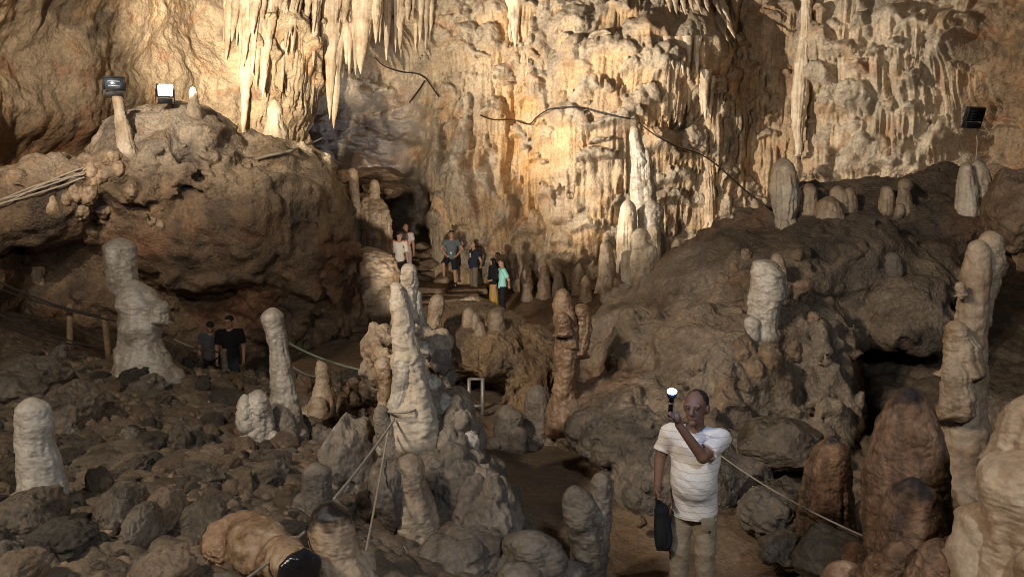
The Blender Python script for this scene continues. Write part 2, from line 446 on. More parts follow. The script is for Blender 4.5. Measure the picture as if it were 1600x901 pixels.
MAT['stone'] = rock_mat('rubble_stone', [(0.06, 0.042, 0.026), (0.145, 0.105, 0.068), (0.25, 0.195, 0.135)], 3.4, 13.0, 0.9, 0.75, dust=(0.10, 0.088, 0.066), dust_amt=0.25, speck=0.45, wet=0.2, bdist=0.02)
MAT['stone_mossy'] = rock_mat('greenish_stone', [(0.045, 0.036, 0.024), (0.09, 0.072, 0.05), (0.14, 0.115, 0.08)], 3.2, 12.0, 0.9, 0.78, dust=(0.075, 0.068, 0.05), dust_amt=0.3, speck=0.45, bdist=0.025)
MAT['stone_tan'] = rock_mat('tan_stone', [(0.15, 0.09, 0.05), (0.26, 0.17, 0.10), (0.36, 0.26, 0.17)], 3.0, 13.0, 0.9, 0.72, dust=(0.14, 0.12, 0.09), dust_amt=0.4, speck=0.35, bdist=0.02)
MAT['dark_wet'] = rock_mat('wet_dark_stone', [(0.012, 0.011, 0.011), (0.022, 0.02, 0.02), (0.035, 0.03, 0.028)], 3.0, 20.0, 0.2, 0.25, speck=0.3, wet=0.08, bdist=0.01)
MAT['step'] = rock_mat('step_stone', [(0.09, 0.055, 0.03), (0.15, 0.095, 0.055), (0.2, 0.135, 0.08)], 2.0, 14.0, 0.5, 0.85, speck=0.35)

def proj(V):
    d = V - CAM
    yc = d[:, 1] * CT - d[:, 2] * ST
    zc = d[:, 1] * ST + d[:, 2] * CT
    yc = np.where(yc < 0.3, 0.3, yc)
    return 800 + F_PX * d[:, 0] / yc, 450.5 - F_PX * zc / yc
def blend(base, col, w):
    return base * (1 - w[:, None]) + np.asarray(col, np.float32) * w[:, None]

from mathutils.bvhtree import BVHTree
SOLID = []
def solid(V, Q): SOLID.append(BVHTree.FromPolygons(np.asarray(V).tolist(), np.asarray(Q).tolist()))
def surf(px, py, which=None):
    """distance Y at which the line of sight through (px,py) first meets the rock"""
    q = P(px, py, 10.0) - CAM; L = np.linalg.norm(q); d = Vector(q / L)
    best = None
    for t in (SOLID if which is None else which):
        h = t.ray_cast(Vector(CAM), d)
        if h[0] is not None and (best is None or h[0].y < best): best = h[0].y
    return best

# ------------------------------------------------------------------ the cave wall: one sheet following the plan of the chamber
PLAN = spline([(-12.0, -5), (-12.2, 2), (-11.8, 9), (-11.2, 14.5), (-10.8, 19), (-9.6, 23.6), (-7.3, 26.4), (-4, 28.4), (0, 28.2), (3.2, 27.5),
               (6.2, 27.2), (8.9, 26.9), (11.3, 25.6), (13.5, 24.0), (14.8, 21.3), (15.0, 17), (14.4, 12), (13.4, 5), (12, -5)], 5000)
_seg = np.r_[0, np.cumsum(np.linalg.norm(np.diff(PLAN, axis=0), axis=1))]
SLEN = _seg[-1]
_vis = np.nonzero(PLAN[:, 1] > 5)[0]
_ang = PLAN[_vis, 0] / PLAN[_vis, 1]
def wall_at(px, py):
    """arc length, height and distance of the undisplaced wall along a line of sight"""
    dx = (px - 800.0) / F_PX; dy = (450.5 - py) / F_PX
    y = CT + dy * ST
    s = np.interp(dx / y, _ang, _seg[_vis])
    Y = np.interp(s, _seg, PLAN[:, 1])
    return s, CAM[2] + (-ST + dy * CT) / y * Y, Y

def build_wall():
    S0, S1 = 11.0, SLEN - 9.0
    ds = 0.036
    s = np.arange(S0, S1, ds); z = np.arange(-1.4, 13.2, 0.036)
    ns, nz = len(s), len(z)
    SS, ZZ = np.meshgrid(s, z, indexing='ij'); SS = SS.astype(np.float32); ZZ = ZZ.astype(np.float32)
    X0 = np.interp(s, _seg, PLAN[:, 0])[:, None] + 0 * ZZ; Y0 = np.interp(s, _seg, PLAN[:, 1])[:, None] + 0 * ZZ
    tx = np.gradient(X0[:, 0], s); ty = np.gradient(Y0[:, 0], s); ln = np.hypot(tx, ty)
    NX = (ty / ln)[:, None]; NY = (-tx / ln)[:, None]          # towards the inside of the chamber
    px, py = proj(np.stack([X0, Y0, ZZ], -1).reshape(-1, 3)); px = px.reshape(ns, nz); py = py.reshape(ns, nz)
    # organic warp of the coordinates
    ws = SS + 0.30 * noise3(SS * 0.55, ZZ * 0.55, 3.0 + 0 * SS) + 0.09 * noise3(SS * 2.1, ZZ * 2.1, 8.0 + 0 * SS)
    wz = ZZ + 0.26 * noise3(SS * 0.55, ZZ * 0.55, 13.0 + 0 * SS) + 0.08 * noise3(SS * 2.1, ZZ * 2.1, 18.0 + 0 * SS)
    wx = 26 * noise3(SS * .8, ZZ * .8, 0 * SS + 201) + 9 * noise3(SS * 2.6, ZZ * 2.6, 0 * SS + 203); wy = 26 * noise3(SS * .8, ZZ * .8, 0 * SS + 211) + 9 * noise3(SS * 2.6, ZZ * 2.6, 0 * SS + 213)
    def reg(cx, cy, rx, ry, p=2):
        if p == 4: return np.exp(-(np.abs((px + wx - cx) / rx) ** p + np.abs((py + wy - cy) / ry) ** p)).astype(np.float32)
        return np.exp(-(np.abs((px - cx) / rx) ** p + np.abs((py - cy) / ry) ** p)).astype(np.float32)
    # ---- large shape
    B = np.zeros_like(SS)
    B += 1.5 * reg(960, 170, 170, 200) + 0.7 * reg(1010, 90, 120, 90)
    B += 1.7 * reg(735, 330, 85, 150, 3)
    B += 0.9 * reg(900, 400, 90, 110)
    alc = reg(575, 205, 70, 58, 4); B -= alc * (2.0 + 0.5 * ridge(SS * 1.2, ZZ * 1.2, 0 * SS + 88, 4) + 0.3 * knobs(worley2(SS * 3, ZZ * 3, 44))) + 1.2 * reg(610, 110, 60, 50)
    B -= 4.6 * reg(642, 330, 27, 62, 4)
    B -= 0.6 * reg(1190, 170, 48, 190, 3)
    B += 0.8 * reg(1390, 150, 110, 170, 3)
    B -= 1.0 * reg(1540, 240, 70, 120)
    B += 0.9 * reg(420, 120, 75, 140, 3)
    B += 1.2 * reg(560, 20, 140, 55, 2)
    B += 0.8 * reg(600, 470, 60, 80)
    B -= 0.8 * reg(60, 250, 110, 50)
    vault = np.clip(ZZ - (9.6 - 4.2 * sstep(420, 120, px) - 2.6 * sstep(1480, 1700, px)), 0, None)
    B += 0.10 * vault ** 2
    fr = sstep(330, 380, px) * sstep(720, 640, px)
    B += fr * 1.3 * sstep(10.2, 11.6, ZZ + 0.5 * noise3(SS * .9, ZZ * .9, 0 * SS + 77)) - 0.5 * reg(520, 90, 120, 70, 3)
    B += 0.75 * fbm(SS * 0.22, ZZ * 0.22, 0 * SS + 4, 3) + 0.2 * fbm(SS * 0.9, ZZ * 0.7, 0 * SS + 14, 3)
    # ---- flowstone: jellyfish domes with fluted skirts
    E = np.zeros_like(SS); skirt = np.zeros_like(SS)
    rng = random.Random(11)
    flute_n = np.abs(noise3(SS * 6.5, ZZ * 0.35, 0 * SS + 2)) + 0.5 * np.abs(noise3(SS * 14, ZZ * 0.6, 0 * SS + 5))
    fringe = 1.3 * noise3(s * 3.0, 0 * s, 0 * s + 1) + 1.0 * noise3(s * 9.0, 0 * s, 0 * s + 4)
    def dome(cx, cy, hw, cap, sk, d, round_=1.0):
        cs, cz, Y = wall_at(cx, cy); m = Y / F_PX
        w = hw * m; ch = cap * m; L = (cap + sk) * m
        a = np.searchsorted(s, [cs - w * 1.3 - .4, cs + w * 1.3 + .4]); b = np.searchsorted(z, [cz - L * 1.7 - .5, cz + .6])
        sl = (slice(a[0], a[1]), slice(b[0], b[1]))
        if a[1] - a[0] < 3 or b[1] - b[0] < 3: return
        u = (ws[sl] - cs) / w; r2 = np.clip(1 - u * u, 0, 1); r = np.sqrt(r2)
        v = (cz - wz[sl]) - ch * (1 - r) * round_
        q = np.sqrt(np.clip(1 - (1 - np.clip(v / ch, 0, 1)) ** 2, 0, 1))
        Ls = L * (0.55 + 0.45 * r) * (1 + 0.28 * fringe[a[0]:a[1]][:, None])
        low = 1 - sstep(-0.02, 0.10, v - Ls)
        p = d * r * q * low
        insk = sstep(0.7 * ch, 1.25 * ch, v) * low * (r > 0.12)
        p = p * (1 - 0.16 * insk) - insk * 0.10 * (1 - np.clip(flute_n[sl] * 2.2, 0, 1)) * min(1, sk * m / 0.3)
        win = p > E[sl]
        E[sl] = np.where(win, p, E[sl]); skirt[sl] = np.where(win, insk, skirt[sl])
    # the large hand-placed ones (picture coordinates of the crown, half width, cap, skirt, protrusion)
    for a in [(1080, 30, 52, 22, 62, .9), (1005, 28, 42, 18, 26, .7), (1040, 78, 50, 22, 60, .9), (960, 60, 48, 20, 28, .7), (905, 70, 46, 20, 34, .7),
              (985, 95, 40, 16, 24, .6), (940, 120, 42, 16, 36, .6), (1005, 140, 46, 16, 40, .7), (1070, 195, 40, 16, 30, .7), (905, 165, 48, 16, 82, .8),
              (960, 172, 44, 14, 100, .7), (870, 195, 34, 14, 70, .6), (1030, 205, 40, 16, 26, .7), (840, 120, 36, 20, 46, .6), (820, 75, 34, 18, 30, .5),
              (770, 40, 34, 16, 62, .6), (740, 95, 28, 14, 56, .55), (790, 100, 28, 14, 36, .5), (700, 120, 26, 12, 50, .5), (780, 150, 30, 16, 46, .6),
              (735, 140, 22, 18, 30, .55), (690, 185, 26, 40, 30, .8), (740, 170, 30, 60, 40, .9), (820, 190, 26, 10, 60, .5), (850, 230, 24, 10, 70, .5),
              (940, 230, 46, 12, 78, .7), (1050, 250, 40, 14, 24, .6), (1040, 290, 44, 10, 50, .7), (980, 300, 40, 10, 52, .5), (870, 275, 26, 14, 60, .6),
              (925, 325, 48, 14, 40, .6), (845, 330, 26, 22, 60, .6), (835, 370, 22, 14, 70, .5), (900, 365, 40, 16, 60, .5), (960, 350, 30, 14, 40, .5),
              (1000, 250, 24, 30, 80, .4), (1105, 60, 26, 12, 70, .6), (1110, 120, 22, 10, 90, .6), (1125, 40, 20, 10, 40, .5), (800, 300, 30, 20, 60, .5),
              (690, 250, 40, 16, 90, .5), (760, 255, 40, 18, 70, .5), (720, 360, 44, 20, 60, .45), (790, 385, 30, 18, 40, .5), (670, 330, 22, 14, 60, .4),
              (1350, 25, 24, 12, 46, .6), (1365, 85, 22, 10, 24, .4), (1400, 15, 40, 14, 30, .5), (1450, 30, 44, 14, 40, .6), (1500, 20, 44, 16, 44, .6),
              (1420, 70, 44, 14, 24, .5), (1470, 85, 44, 14, 26, .5), (1520, 80, 34, 12, 24, .5), (1440, 115, 50, 14, 22, .5), (1500, 130, 40, 12, 20, .4),
              (1380, 150, 40, 14, 34, .5), (1430, 160, 30, 10, 30, .5), (1330, 175, 34, 14, 50, .5), (1290, 200, 26, 14, 40, .5), (1350, 265, 44, 8, 56, .5),
              (1300, 255, 40, 10, 60, .5), (1410, 215, 30, 14, 60, .4), (1260, 60, 14, 10, 120, .3),
              (430, 20, 40, 20, 90, .7), (390, 60, 26, 14, 110, .5), (360, 40, 24, 14, 60, .5), (460, 60, 30, 16, 60, .6), (410, 150, 30, 12, 80, .5),
              (520, 20, 40, 14, 70, .7), (580, 15, 44, 14, 60, .8), (640, 20, 46, 16, 60, .8), (660, 70, 36, 14, 50, .6), (690, 40, 40, 14, 60, .7)]:
        dome(a[0], a[1], a[2] * .8, a[3] * 2.1, a[4], a[5] * .85)
    zones = [(680, 1130, 0, 470, 130, 9, 34), (690, 830, 0, 200, 40, 10, 22), (1270, 1560, 0, 300, 110, 14, 40), (350, 680, 0, 130, 40, 10, 24), (780, 1060, 300, 480, 50, 9, 24), (1130, 1260, 0, 330, 40, 10, 30)]
    for x0, x1, y0, y1, n, a, b in zones:
        for i in range(n):
            hw = a + (b - a) * rng.random() ** 1.7
            dome(rng.uniform(x0, x1), rng.uniform(y0, y1), hw, hw * rng.uniform(.6, 1.5), hw * rng.choice([0.2, 0.6, 1.2, 2.6]), hw * rng.uniform(.010, .020) , 1.0)
    for i in range(60):                        # long draperies and runs
        x0, x1, y1 = rng.choice([(690, 1130, 330), (690, 1130, 330), (1270, 1540, 200), (350, 680, 60), (1130, 1260, 200)])
        hw = rng.uniform(7, 22); sk = rng.uniform(60, 210)
        dome(rng.uniform(x0, x1), rng.uniform(-60, y1), hw, hw * .6, sk, rng.uniform(.25, .6))
    flow = np.clip(reg(930, 200, 240, 330, 4) + reg(1395, 140, 150, 220, 4) + reg(520, 40, 190, 110, 4) + reg(740, 330, 110, 170, 4) + 0.5 * reg(1190, 170, 70, 220, 4), 0, 1)
    B += E * (0.35 + 0.75 * np.clip(flow * 1.4, 0, 1) + 0.75 * reg(1410, 150, 150, 230, 4))
    # ---- knobs, popcorn and grain
    k1 = knobs(worley2(ws * 2.6, wz * 2.2, 3)); k2 = knobs(worley2(ws * 6.0, wz * 5.0, 9)); k3 = knobs(worley2(ws * 11.0, wz * 9.0, 10))
    pop = sstep(-0.15, 0.35, noise3(SS * 0.5, ZZ * 0.5, 0 * SS + 31))
    B += (1 - skirt) * ((0.22 * k1 * flow + 0.085 * k2 * (0.3 + pop) + 0.03 * k3) * (0.35 + 0.65 * sstep(330, 420, px)))
    vf = fbm(SS * 4.2, ZZ * 0.5, 0 * SS + 40, 3)
    B += 0.055 * vf * flow
    B += 0.050 * fbm(SS * 2.8, ZZ * 2.4, 0 * SS + 50, 4)
    rough = 1 - np.clip(flow, 0, 1)
    B += rough * (0.16 * ridge(SS * 0.9, ZZ * 0.8, 0 * SS + 60, 4)) * sstep(250, 420, px) + 0.06 * ridge(SS * 1.3, ZZ * 1.2, 0 * SS + 66, 4) * sstep(420, 300, px)
    V = np.stack([X0 + NX * B, Y0 + NY * B, ZZ + 0.0 * B], -1).reshape(-1, 3)
    # ---- mineral colours, with a floodlight wash painted in at upper left
    n = lambda f, k, o=4: fbm(SS * f, ZZ * f, 0 * SS + k, o).ravel()
    pxr, pyr = px.ravel(), py.ravel(); R = lambda *a: reg(*a).ravel()
    c = np.tile(np.array([0.25, 0.165, 0.10], np.float32), (len(V), 1))
    c = blend(c, (0.38, 0.30, 0.21), sstep(400, 330, pxr) * sstep(260, 130, pyr + 40 * n(.5, 131)))  # upper left wall lightened in colour to carry the floodlight wash
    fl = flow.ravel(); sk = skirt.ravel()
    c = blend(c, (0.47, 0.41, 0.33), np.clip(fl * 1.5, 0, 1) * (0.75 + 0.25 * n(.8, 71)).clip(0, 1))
    c = blend(c, (0.33, 0.29, 0.24), fl * (1 - sk) * sstep(-0.1, 0.5, n(.7, 81)) * 0.8)
    c = blend(c, (0.55, 0.40, 0.25), sk * (0.35 + 0.65 * sstep(-0.3, 0.3, n(.6, 91))) * fl)
    c = blend(c, (0.50, 0.29, 0.11), 0.8 * (R(830, 250, 40, 90) + .8 * R(805, 30, 22, 60) + 0.7 * R(815, 200, 30, 60) + 0.5 * R(860, 400, 60, 80)).clip(0, 1) * sstep(-0.35, 0.25, n(1.4, 95)))
    c = blend(c, (0.55, 0.49, 0.41), R(1400, 120, 125, 190, 4) * (0.7 + 0.3 * n(.8, 92)).clip(0, 1))
    c = blend(c, (0.60, 0.49, 0.34), R(420, 110, 110, 190, 4) * 0.85 * (0.75 + 0.35 * n(.9, 93)).clip(0, 1)); c = blend(c, (0.52, 0.45, 0.35), R(590, 60, 130, 110, 4) * 0.7)
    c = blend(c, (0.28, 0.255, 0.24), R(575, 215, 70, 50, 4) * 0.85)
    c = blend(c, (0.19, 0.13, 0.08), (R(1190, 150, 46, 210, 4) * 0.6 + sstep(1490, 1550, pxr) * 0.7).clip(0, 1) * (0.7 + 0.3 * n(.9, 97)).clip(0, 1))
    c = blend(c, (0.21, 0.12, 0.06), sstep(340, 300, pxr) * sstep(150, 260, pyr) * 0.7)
    c = blend(c, (0.06, 0.045, 0.035), sstep(0.28, 0.55, n(.7, 99)) * 0.6 * (1 - 0.6 * fl))
    c = blend(c, (0.42, 0.27, 0.15), sstep(0.2, 0.6, n(.9, 105)) * 0.5)
    c = blend(c, (0.30, 0.13, 0.06), sstep(0.35, 0.7, n(1.3, 107)) * 0.45)
    idx = np.arange(ns * nz).reshape(ns, nz)
    Q = np.stack([idx[:-1, :-1], idx[1:, :-1], idx[1:, 1:], idx[:-1, 1:]], -1).reshape(-1, 4)
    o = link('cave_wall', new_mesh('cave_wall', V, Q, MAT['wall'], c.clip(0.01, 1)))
    o['kind'] = 'structure'
    Vd = V.reshape(ns, nz, 3)[::2, ::2]; ii = np.arange(Vd.shape[0] * Vd.shape[1]).reshape(Vd.shape[:2])
    solid(Vd.reshape(-1, 3), np.stack([ii[:-1, :-1], ii[1:, :-1], ii[1:, 1:], ii[:-1, 1:]], -1).reshape(-1, 4))
    return V.reshape(ns, nz, 3), s, z
WALLV, WALLS, WALLZ = build_wall()
def on_wall(px, py, out=0.0):
    """point on the displaced wall seen along a line of sight (nearest vertex of the column)"""
    s, z, Y = wall_at(px, py)
    for _ in range(3):
        i = int(np.clip(np.searchsorted(WALLS, s), 0, len(WALLS) - 1)); j = int(np.clip(np.searchsorted(WALLZ, z), 0, len(WALLZ) - 1))
        p = WALLV[i, j]
        q = P(px, py, p[1]); s += (q[0] - p[0]) * (1 if abs(PLAN[np.searchsorted(_seg, s) - 1, 0]) < 8 else 0); z = q[2]
    q = P(px, py, p[1] - out)
    return q

# ------------------------------------------------------------------ the ground: one sheet through control points
def _gp():
    pts = [(1.2, 7, 0.08), (2.2, 7.3, 0), (0.5, 9, 0), (0.2, 11, 0), (-.1, 12.7, 0), (1, 5, .55), (2.6, 5, .5), (1.37, 6.15, .25), (2.0, 6.15, .25), (0.3, 16, 0), (0.0, 20, -.05), (-.2, 23, -.1),
           (-.6, 24.4, -.08), (2.6, 8.4, 0), (2.2, 9.3, 0), (-5.9, 17, -.76), (-5, 17.6, -.6), (-7, 17.2, -.65), (-6.6, 16.2, -.5),
           (-4, 24.5, 1.0), (-3.6, 26, 1.2), (-2.5, 26.4, .8), (-1.6, 27.2, .55), (-1.3, 26, .36), (0, 27, .4), (3, 26.5, .5), (6, 25, 1), (9, 25, 1.5),
           (10, 9, .7), (10, 14, .8), (9, 18, 2), (3.6, 3, 1.3), (2.2, 2.6, .5), (-10, 20, .5), (-11, 12, 1.2), (-9, 6, 1.5), (-6, 3, 1.6), (-2, 2.5, 1.2), (0, 2.5, .7),
           (12, 4, 1.5), (-13, 22, 1), (13, 26, 1), (-13, 29, 1), (0, 31, 1), (4, 12, .3), (6, 12, .5), (1.6, 13, .2)]
    for a in [(0, 901, 4.5), (300, 901, 4.8), (560, 901, 5.0), (60, 770, 7), (450, 670, 10), (240, 570, 12), (110, 545, 14), (370, 592, 14.4), (300, 602, 13.8), (425, 577, 15),
              (560, 640, 11), (480, 560, 15.2), (560, 540, 18), (590, 530, 20), (20, 520, 14), (60, 500, 17), (690, 860, 7), (640, 800, 7.6), (790, 850, 7.3),
              (1430, 900, 5.5), (1340, 885, 6.3), (1570, 870, 4.6), (1490, 770, 9), (1280, 880, 7), (1160, 800, 8.3), (200, 720, 7.5), (400, 760, 7.0), (520, 740, 7.8)]:
        pts.append(tuple(P(*a)))
    return np.array(pts)
GP = _gp()
def _rbf():
    d = np.linalg.norm(GP[:, None, :2] - GP[None, :, :2], axis=2)
    n = len(GP)
    A = np.zeros((n + 3, n + 3)); A[:n, :n] = d - 0.02 * np.eye(n)
    A[:n, n:] = np.c_[np.ones(n), GP[:, :2]]; A[n:, :n] = A[:n, n:].T
    return np.linalg.solve(A, np.r_[GP[:, 2], 0, 0, 0])
_W = _rbf()
def ground_z(x, y):
    x = np.atleast_1d(np.asarray(x, float)); y = np.atleast_1d(np.asarray(y, float))
    r = np.full(x.shape, _W[-3]) + _W[-2] * x + _W[-1] * y
    for i, (a, b, _) in enumerate(GP):
        r = r + _W[i] * np.hypot(x - a, y - b)
    return r
def gz(x, y): return float(ground_z(x, y)[0])
def path_mask(x, y):
    """1 on the trodden clay path"""
    c = np.interp(y, [3, 5, 7, 8, 9.5, 11, 13, 16, 20, 24], [1.5, 1.7, 1.75, 1.6, 0.75, 0.35, 0.1, 0.1, -0.1, -0.4])
    w = np.interp(y, [3, 7, 8, 9.5, 11, 13, 16, 24], [1.2, 1.35, 1.5, 1.0, 0.75, 0.7, 0.7, 1.2])
    return 1 - sstep(0.75, 1.15, np.abs(x - c) / w + 0.18 * noise3(x * 1.7, y * 1.7, 0 * x))
def build_ground():
    u = np.linspace(-0.98, 0.98, 860); yy = 2.2 * (33.0 / 2.2) ** np.linspace(0, 1, 620)
    U, Y = np.meshgrid(u, yy, indexing='ij'); X = U * (Y + 1.5)
    x, y = X.ravel(), Y.ravel()
    zz = ground_z(x, y)
    pm = path_mask(x, y)
    dirt = np.exp(-(((x + 4.2) / 2.6) ** 2 + ((y - 15.5) / 2.2) ** 2))
    k = np.clip(1 - pm - 0.8 * dirt, 0, 1)
    zz = zz + k * (0.10 * knobs(worley2(x * 3.3, y * 3.3, 21)) + 0.06 * knobs(worley2(x * 7, y * 7, 22)) + 0.06 * fbm(x * 1.5, y * 1.5, 0 * x, 4) - 0.05)
    zz = zz + 0.012 * fbm(x * 3, y * 3, 0 * x + 5, 4) + 0.02 * fbm(x * .8, y * .8, 0 * x + 9, 2)
    c = np.tile(np.array([0.15, 0.115, 0.08], np.float32), (len(x), 1))
    c = blend(c, (0.215, 0.152, 0.098), np.clip(pm + dirt, 0, 1))
    c = blend(c, (0.20, 0.16, 0.11), k * sstep(0.1, 0.5, fbm(x * .9, y * .9, 0 * x + 3, 4)) * 0.7)
    c = blend(c, (0.085, 0.06, 0.036), sstep(0.1, 0.5, fbm(x * .7, y * .7, 0 * x + 33, 4)) * 0.6)
    idx = np.arange(len(x)).reshape(U.shape)
    Q = np.stack([idx[:-1, :-1], idx[1:, :-1], idx[1:, 1:], idx[:-1, 1:]], -1).reshape(-1, 4)
    o = link('ground', new_mesh('ground', np.stack([x, y, zz], 1), Q, MAT['ground'], c))
    o['kind'] = 'structure'
    Vd = np.stack([x, y, zz], 1).reshape(U.shape + (3,))[::2, ::2]; ii = np.arange(Vd.shape[0] * Vd.shape[1]).reshape(Vd.shape[:2])
    solid(Vd.reshape(-1, 3), np.stack([ii[:-1, :-1], ii[1:, :-1], ii[1:, 1:], ii[:-1, 1:]], -1).reshape(-1, 4))
build_ground()

# ------------------------------------------------------------------ large rock masses
def mass(name, label, cat, bounds, h, prims, fn, band, colour, mat='outcrop', k=0.5, carve=(), base=None):
    f = Field(bounds[0], bounds[1], h)
    for p in prims:
        if p[0] == 'e':
            _, px, py, Y, rx, ry, rz = p[:7]
            f.ell(P(px, py, Y), (M(rx, Y), ry, M(rz, Y)), k if len(p) < 8 else p[7])
        else:
            _, A, Bq, ra, rb = p[:5]
            f.cone(P(*A), P(*Bq), ra, rb, k if len(p) < 6 else p[5])
    for p in carve:
        f.carve(P(*p[0]), p[1], 0.3)
    f.rough(fn, band)
    V, Q = f.mesh()
    # keep the largest connected piece is not needed: smooth union leaves one body
    solid(V, Q)
    px, py = proj(V)
    col = colour(V, px, py)
    o = centred(name, V, Q, MAT[mat], label, cat, color=col)
    return o, V

def fn_left(x, y, z):
    big = 0.36 * fbm(x * .5, y * .5, z * .5, 3) + 0.14 * fbm(x * 1.7, y * 1.7, z * 1.7 + 3, 4) + 0.07 * ridge(x * 1.3, y * 1.3, z * 1.3, 4) - 0.04 * knobs(worley(x * 7, y * 7, z * 7, 4)) * sstep(0, .4, noise3(x, y, z + 9))
    fl = 0.10 * (1 - 2 * np.abs(noise3(x * 5.5, y * 3, z * .5))) * sstep(-7.2, -5.2, x) * sstep(4.2, 2.4, z)
    kn = 0.20 * knobs(worley(x * 2.4, y * 2.4, z * 2.4, 5)) * sstep(-6.5, -7.6, x) * sstep(3.2, 3.9, z) * sstep(5.9, 5.2, z)
    kn2 = 0.05 * knobs(worley(x * 6, y * 6, z * 6, 6)) * sstep(0, .5, noise3(x * .7, y * .7, z * .7) + .2)
    return big + fl + kn + kn2 + 0.045 * fbm(x * 4, y * 4, z * 4, 3)
def col_left(V, px, py):
    x, y, z = V.T
    n = lambda f, k, o=4: fbm(x * f, y * f, z * f + k, o)
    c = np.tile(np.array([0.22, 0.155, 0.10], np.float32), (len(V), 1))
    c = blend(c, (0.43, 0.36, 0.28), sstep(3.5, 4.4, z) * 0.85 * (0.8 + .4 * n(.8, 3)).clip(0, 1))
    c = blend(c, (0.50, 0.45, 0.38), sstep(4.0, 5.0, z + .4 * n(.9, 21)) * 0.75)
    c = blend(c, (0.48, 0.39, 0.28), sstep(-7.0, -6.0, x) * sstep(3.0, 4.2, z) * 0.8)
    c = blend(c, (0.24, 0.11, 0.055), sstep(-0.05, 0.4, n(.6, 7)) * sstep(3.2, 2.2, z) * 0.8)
    c = blend(c, (0.06, 0.05, 0.042), sstep(0.1, 0.5, n(.8, 11)) * 0.6)
    c = blend(c, (0.40, 0.28, 0.17), sstep(0.2, 0.6, n(1.2, 15)) * 0.5)
    return c.clip(.01, 1)
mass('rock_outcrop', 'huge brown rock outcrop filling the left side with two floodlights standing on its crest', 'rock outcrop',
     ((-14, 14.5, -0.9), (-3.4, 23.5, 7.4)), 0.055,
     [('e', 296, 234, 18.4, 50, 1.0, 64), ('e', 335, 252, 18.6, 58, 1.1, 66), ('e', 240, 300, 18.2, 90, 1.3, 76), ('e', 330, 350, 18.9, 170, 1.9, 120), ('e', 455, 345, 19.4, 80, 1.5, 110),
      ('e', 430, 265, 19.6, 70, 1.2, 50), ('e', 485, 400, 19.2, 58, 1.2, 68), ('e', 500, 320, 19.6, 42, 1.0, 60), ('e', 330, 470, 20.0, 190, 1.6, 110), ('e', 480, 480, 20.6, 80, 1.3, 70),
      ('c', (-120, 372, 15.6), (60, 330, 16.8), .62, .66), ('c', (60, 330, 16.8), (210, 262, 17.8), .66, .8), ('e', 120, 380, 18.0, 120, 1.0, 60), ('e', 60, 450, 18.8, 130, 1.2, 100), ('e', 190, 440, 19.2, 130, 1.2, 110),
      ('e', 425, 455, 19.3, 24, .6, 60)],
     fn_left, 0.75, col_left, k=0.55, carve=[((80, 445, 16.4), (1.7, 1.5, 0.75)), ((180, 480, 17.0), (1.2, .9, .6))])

def fn_right(x, y, z):
    big = 0.30 * fbm(x * .6, y * .6, z * .6, 3) + 0.10 * ridge(x * 1.4, y * 1.4, z * 1.4, 4)
    kn = 0.11 * knobs(worley(x * 2.1, y * 2.1, z * 2.1, 15)) + 0.07 * knobs(worley(x * 5, y * 5, z * 5, 16))
    kn = kn * (0.25 + 0.75 * sstep(-0.2, .3, noise3(x * .6, y * .6, z * .6 + 4)))
    drip = 0.09 * (1 - 2 * np.abs(noise3(x * 3.2, y * 3.2, z * .8))) * sstep(2.6, 1.0, z)
    return big + kn + drip + 0.04 * fbm(x * 5, y * 5, z * 5, 3)
def col_right(V, px, py):
    x, y, z = V.T
    n = lambda f, k, o=4: fbm(x * f, y * f, z * f + k, o)
    c = np.tile(np.array([0.265, 0.205, 0.145], np.float32), (len(V), 1))
    c = blend(c, (0.35, 0.29, 0.22), sstep(-0.1, .5, n(.8, 3)) * 0.7)
    c = blend(c, (0.10, 0.073, 0.05), sstep(2.0, 2.9, z + 0.5 * n(.7, 5)) * sstep(1.5, 3.5, x) * 0.85)  # top face darkened in colour, standing in for grazing light
    c = blend(c, (0.20, 0.11, 0.06), sstep(0.1, 0.5, n(.7, 7)) * 0.6)
    c = blend(c, (0.07, 0.06, 0.052), sstep(0.2, 0.55, n(1.1, 11)) * 0.6)
    return c.clip(.01, 1)
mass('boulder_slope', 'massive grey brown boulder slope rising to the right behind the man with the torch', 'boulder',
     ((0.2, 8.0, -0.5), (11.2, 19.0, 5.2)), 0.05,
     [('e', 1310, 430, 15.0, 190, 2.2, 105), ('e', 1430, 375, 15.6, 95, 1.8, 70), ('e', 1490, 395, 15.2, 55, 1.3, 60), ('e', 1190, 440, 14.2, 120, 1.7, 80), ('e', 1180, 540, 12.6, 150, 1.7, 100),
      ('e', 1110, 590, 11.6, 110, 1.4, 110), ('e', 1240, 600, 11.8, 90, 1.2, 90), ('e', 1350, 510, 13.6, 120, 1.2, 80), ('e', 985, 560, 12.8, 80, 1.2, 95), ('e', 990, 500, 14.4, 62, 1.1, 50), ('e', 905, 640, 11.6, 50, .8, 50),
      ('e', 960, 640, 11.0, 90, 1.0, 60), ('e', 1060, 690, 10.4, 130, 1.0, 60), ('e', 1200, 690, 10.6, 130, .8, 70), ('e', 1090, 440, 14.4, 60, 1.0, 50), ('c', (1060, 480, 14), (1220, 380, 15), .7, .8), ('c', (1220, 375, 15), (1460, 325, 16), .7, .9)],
     fn_right, 0.6, col_right, k=0.4, carve=[((1450, 620, 12.3), (1.15, 2.2, 0.85)), ((1530, 540, 13.0), (.8, 2, .7))])

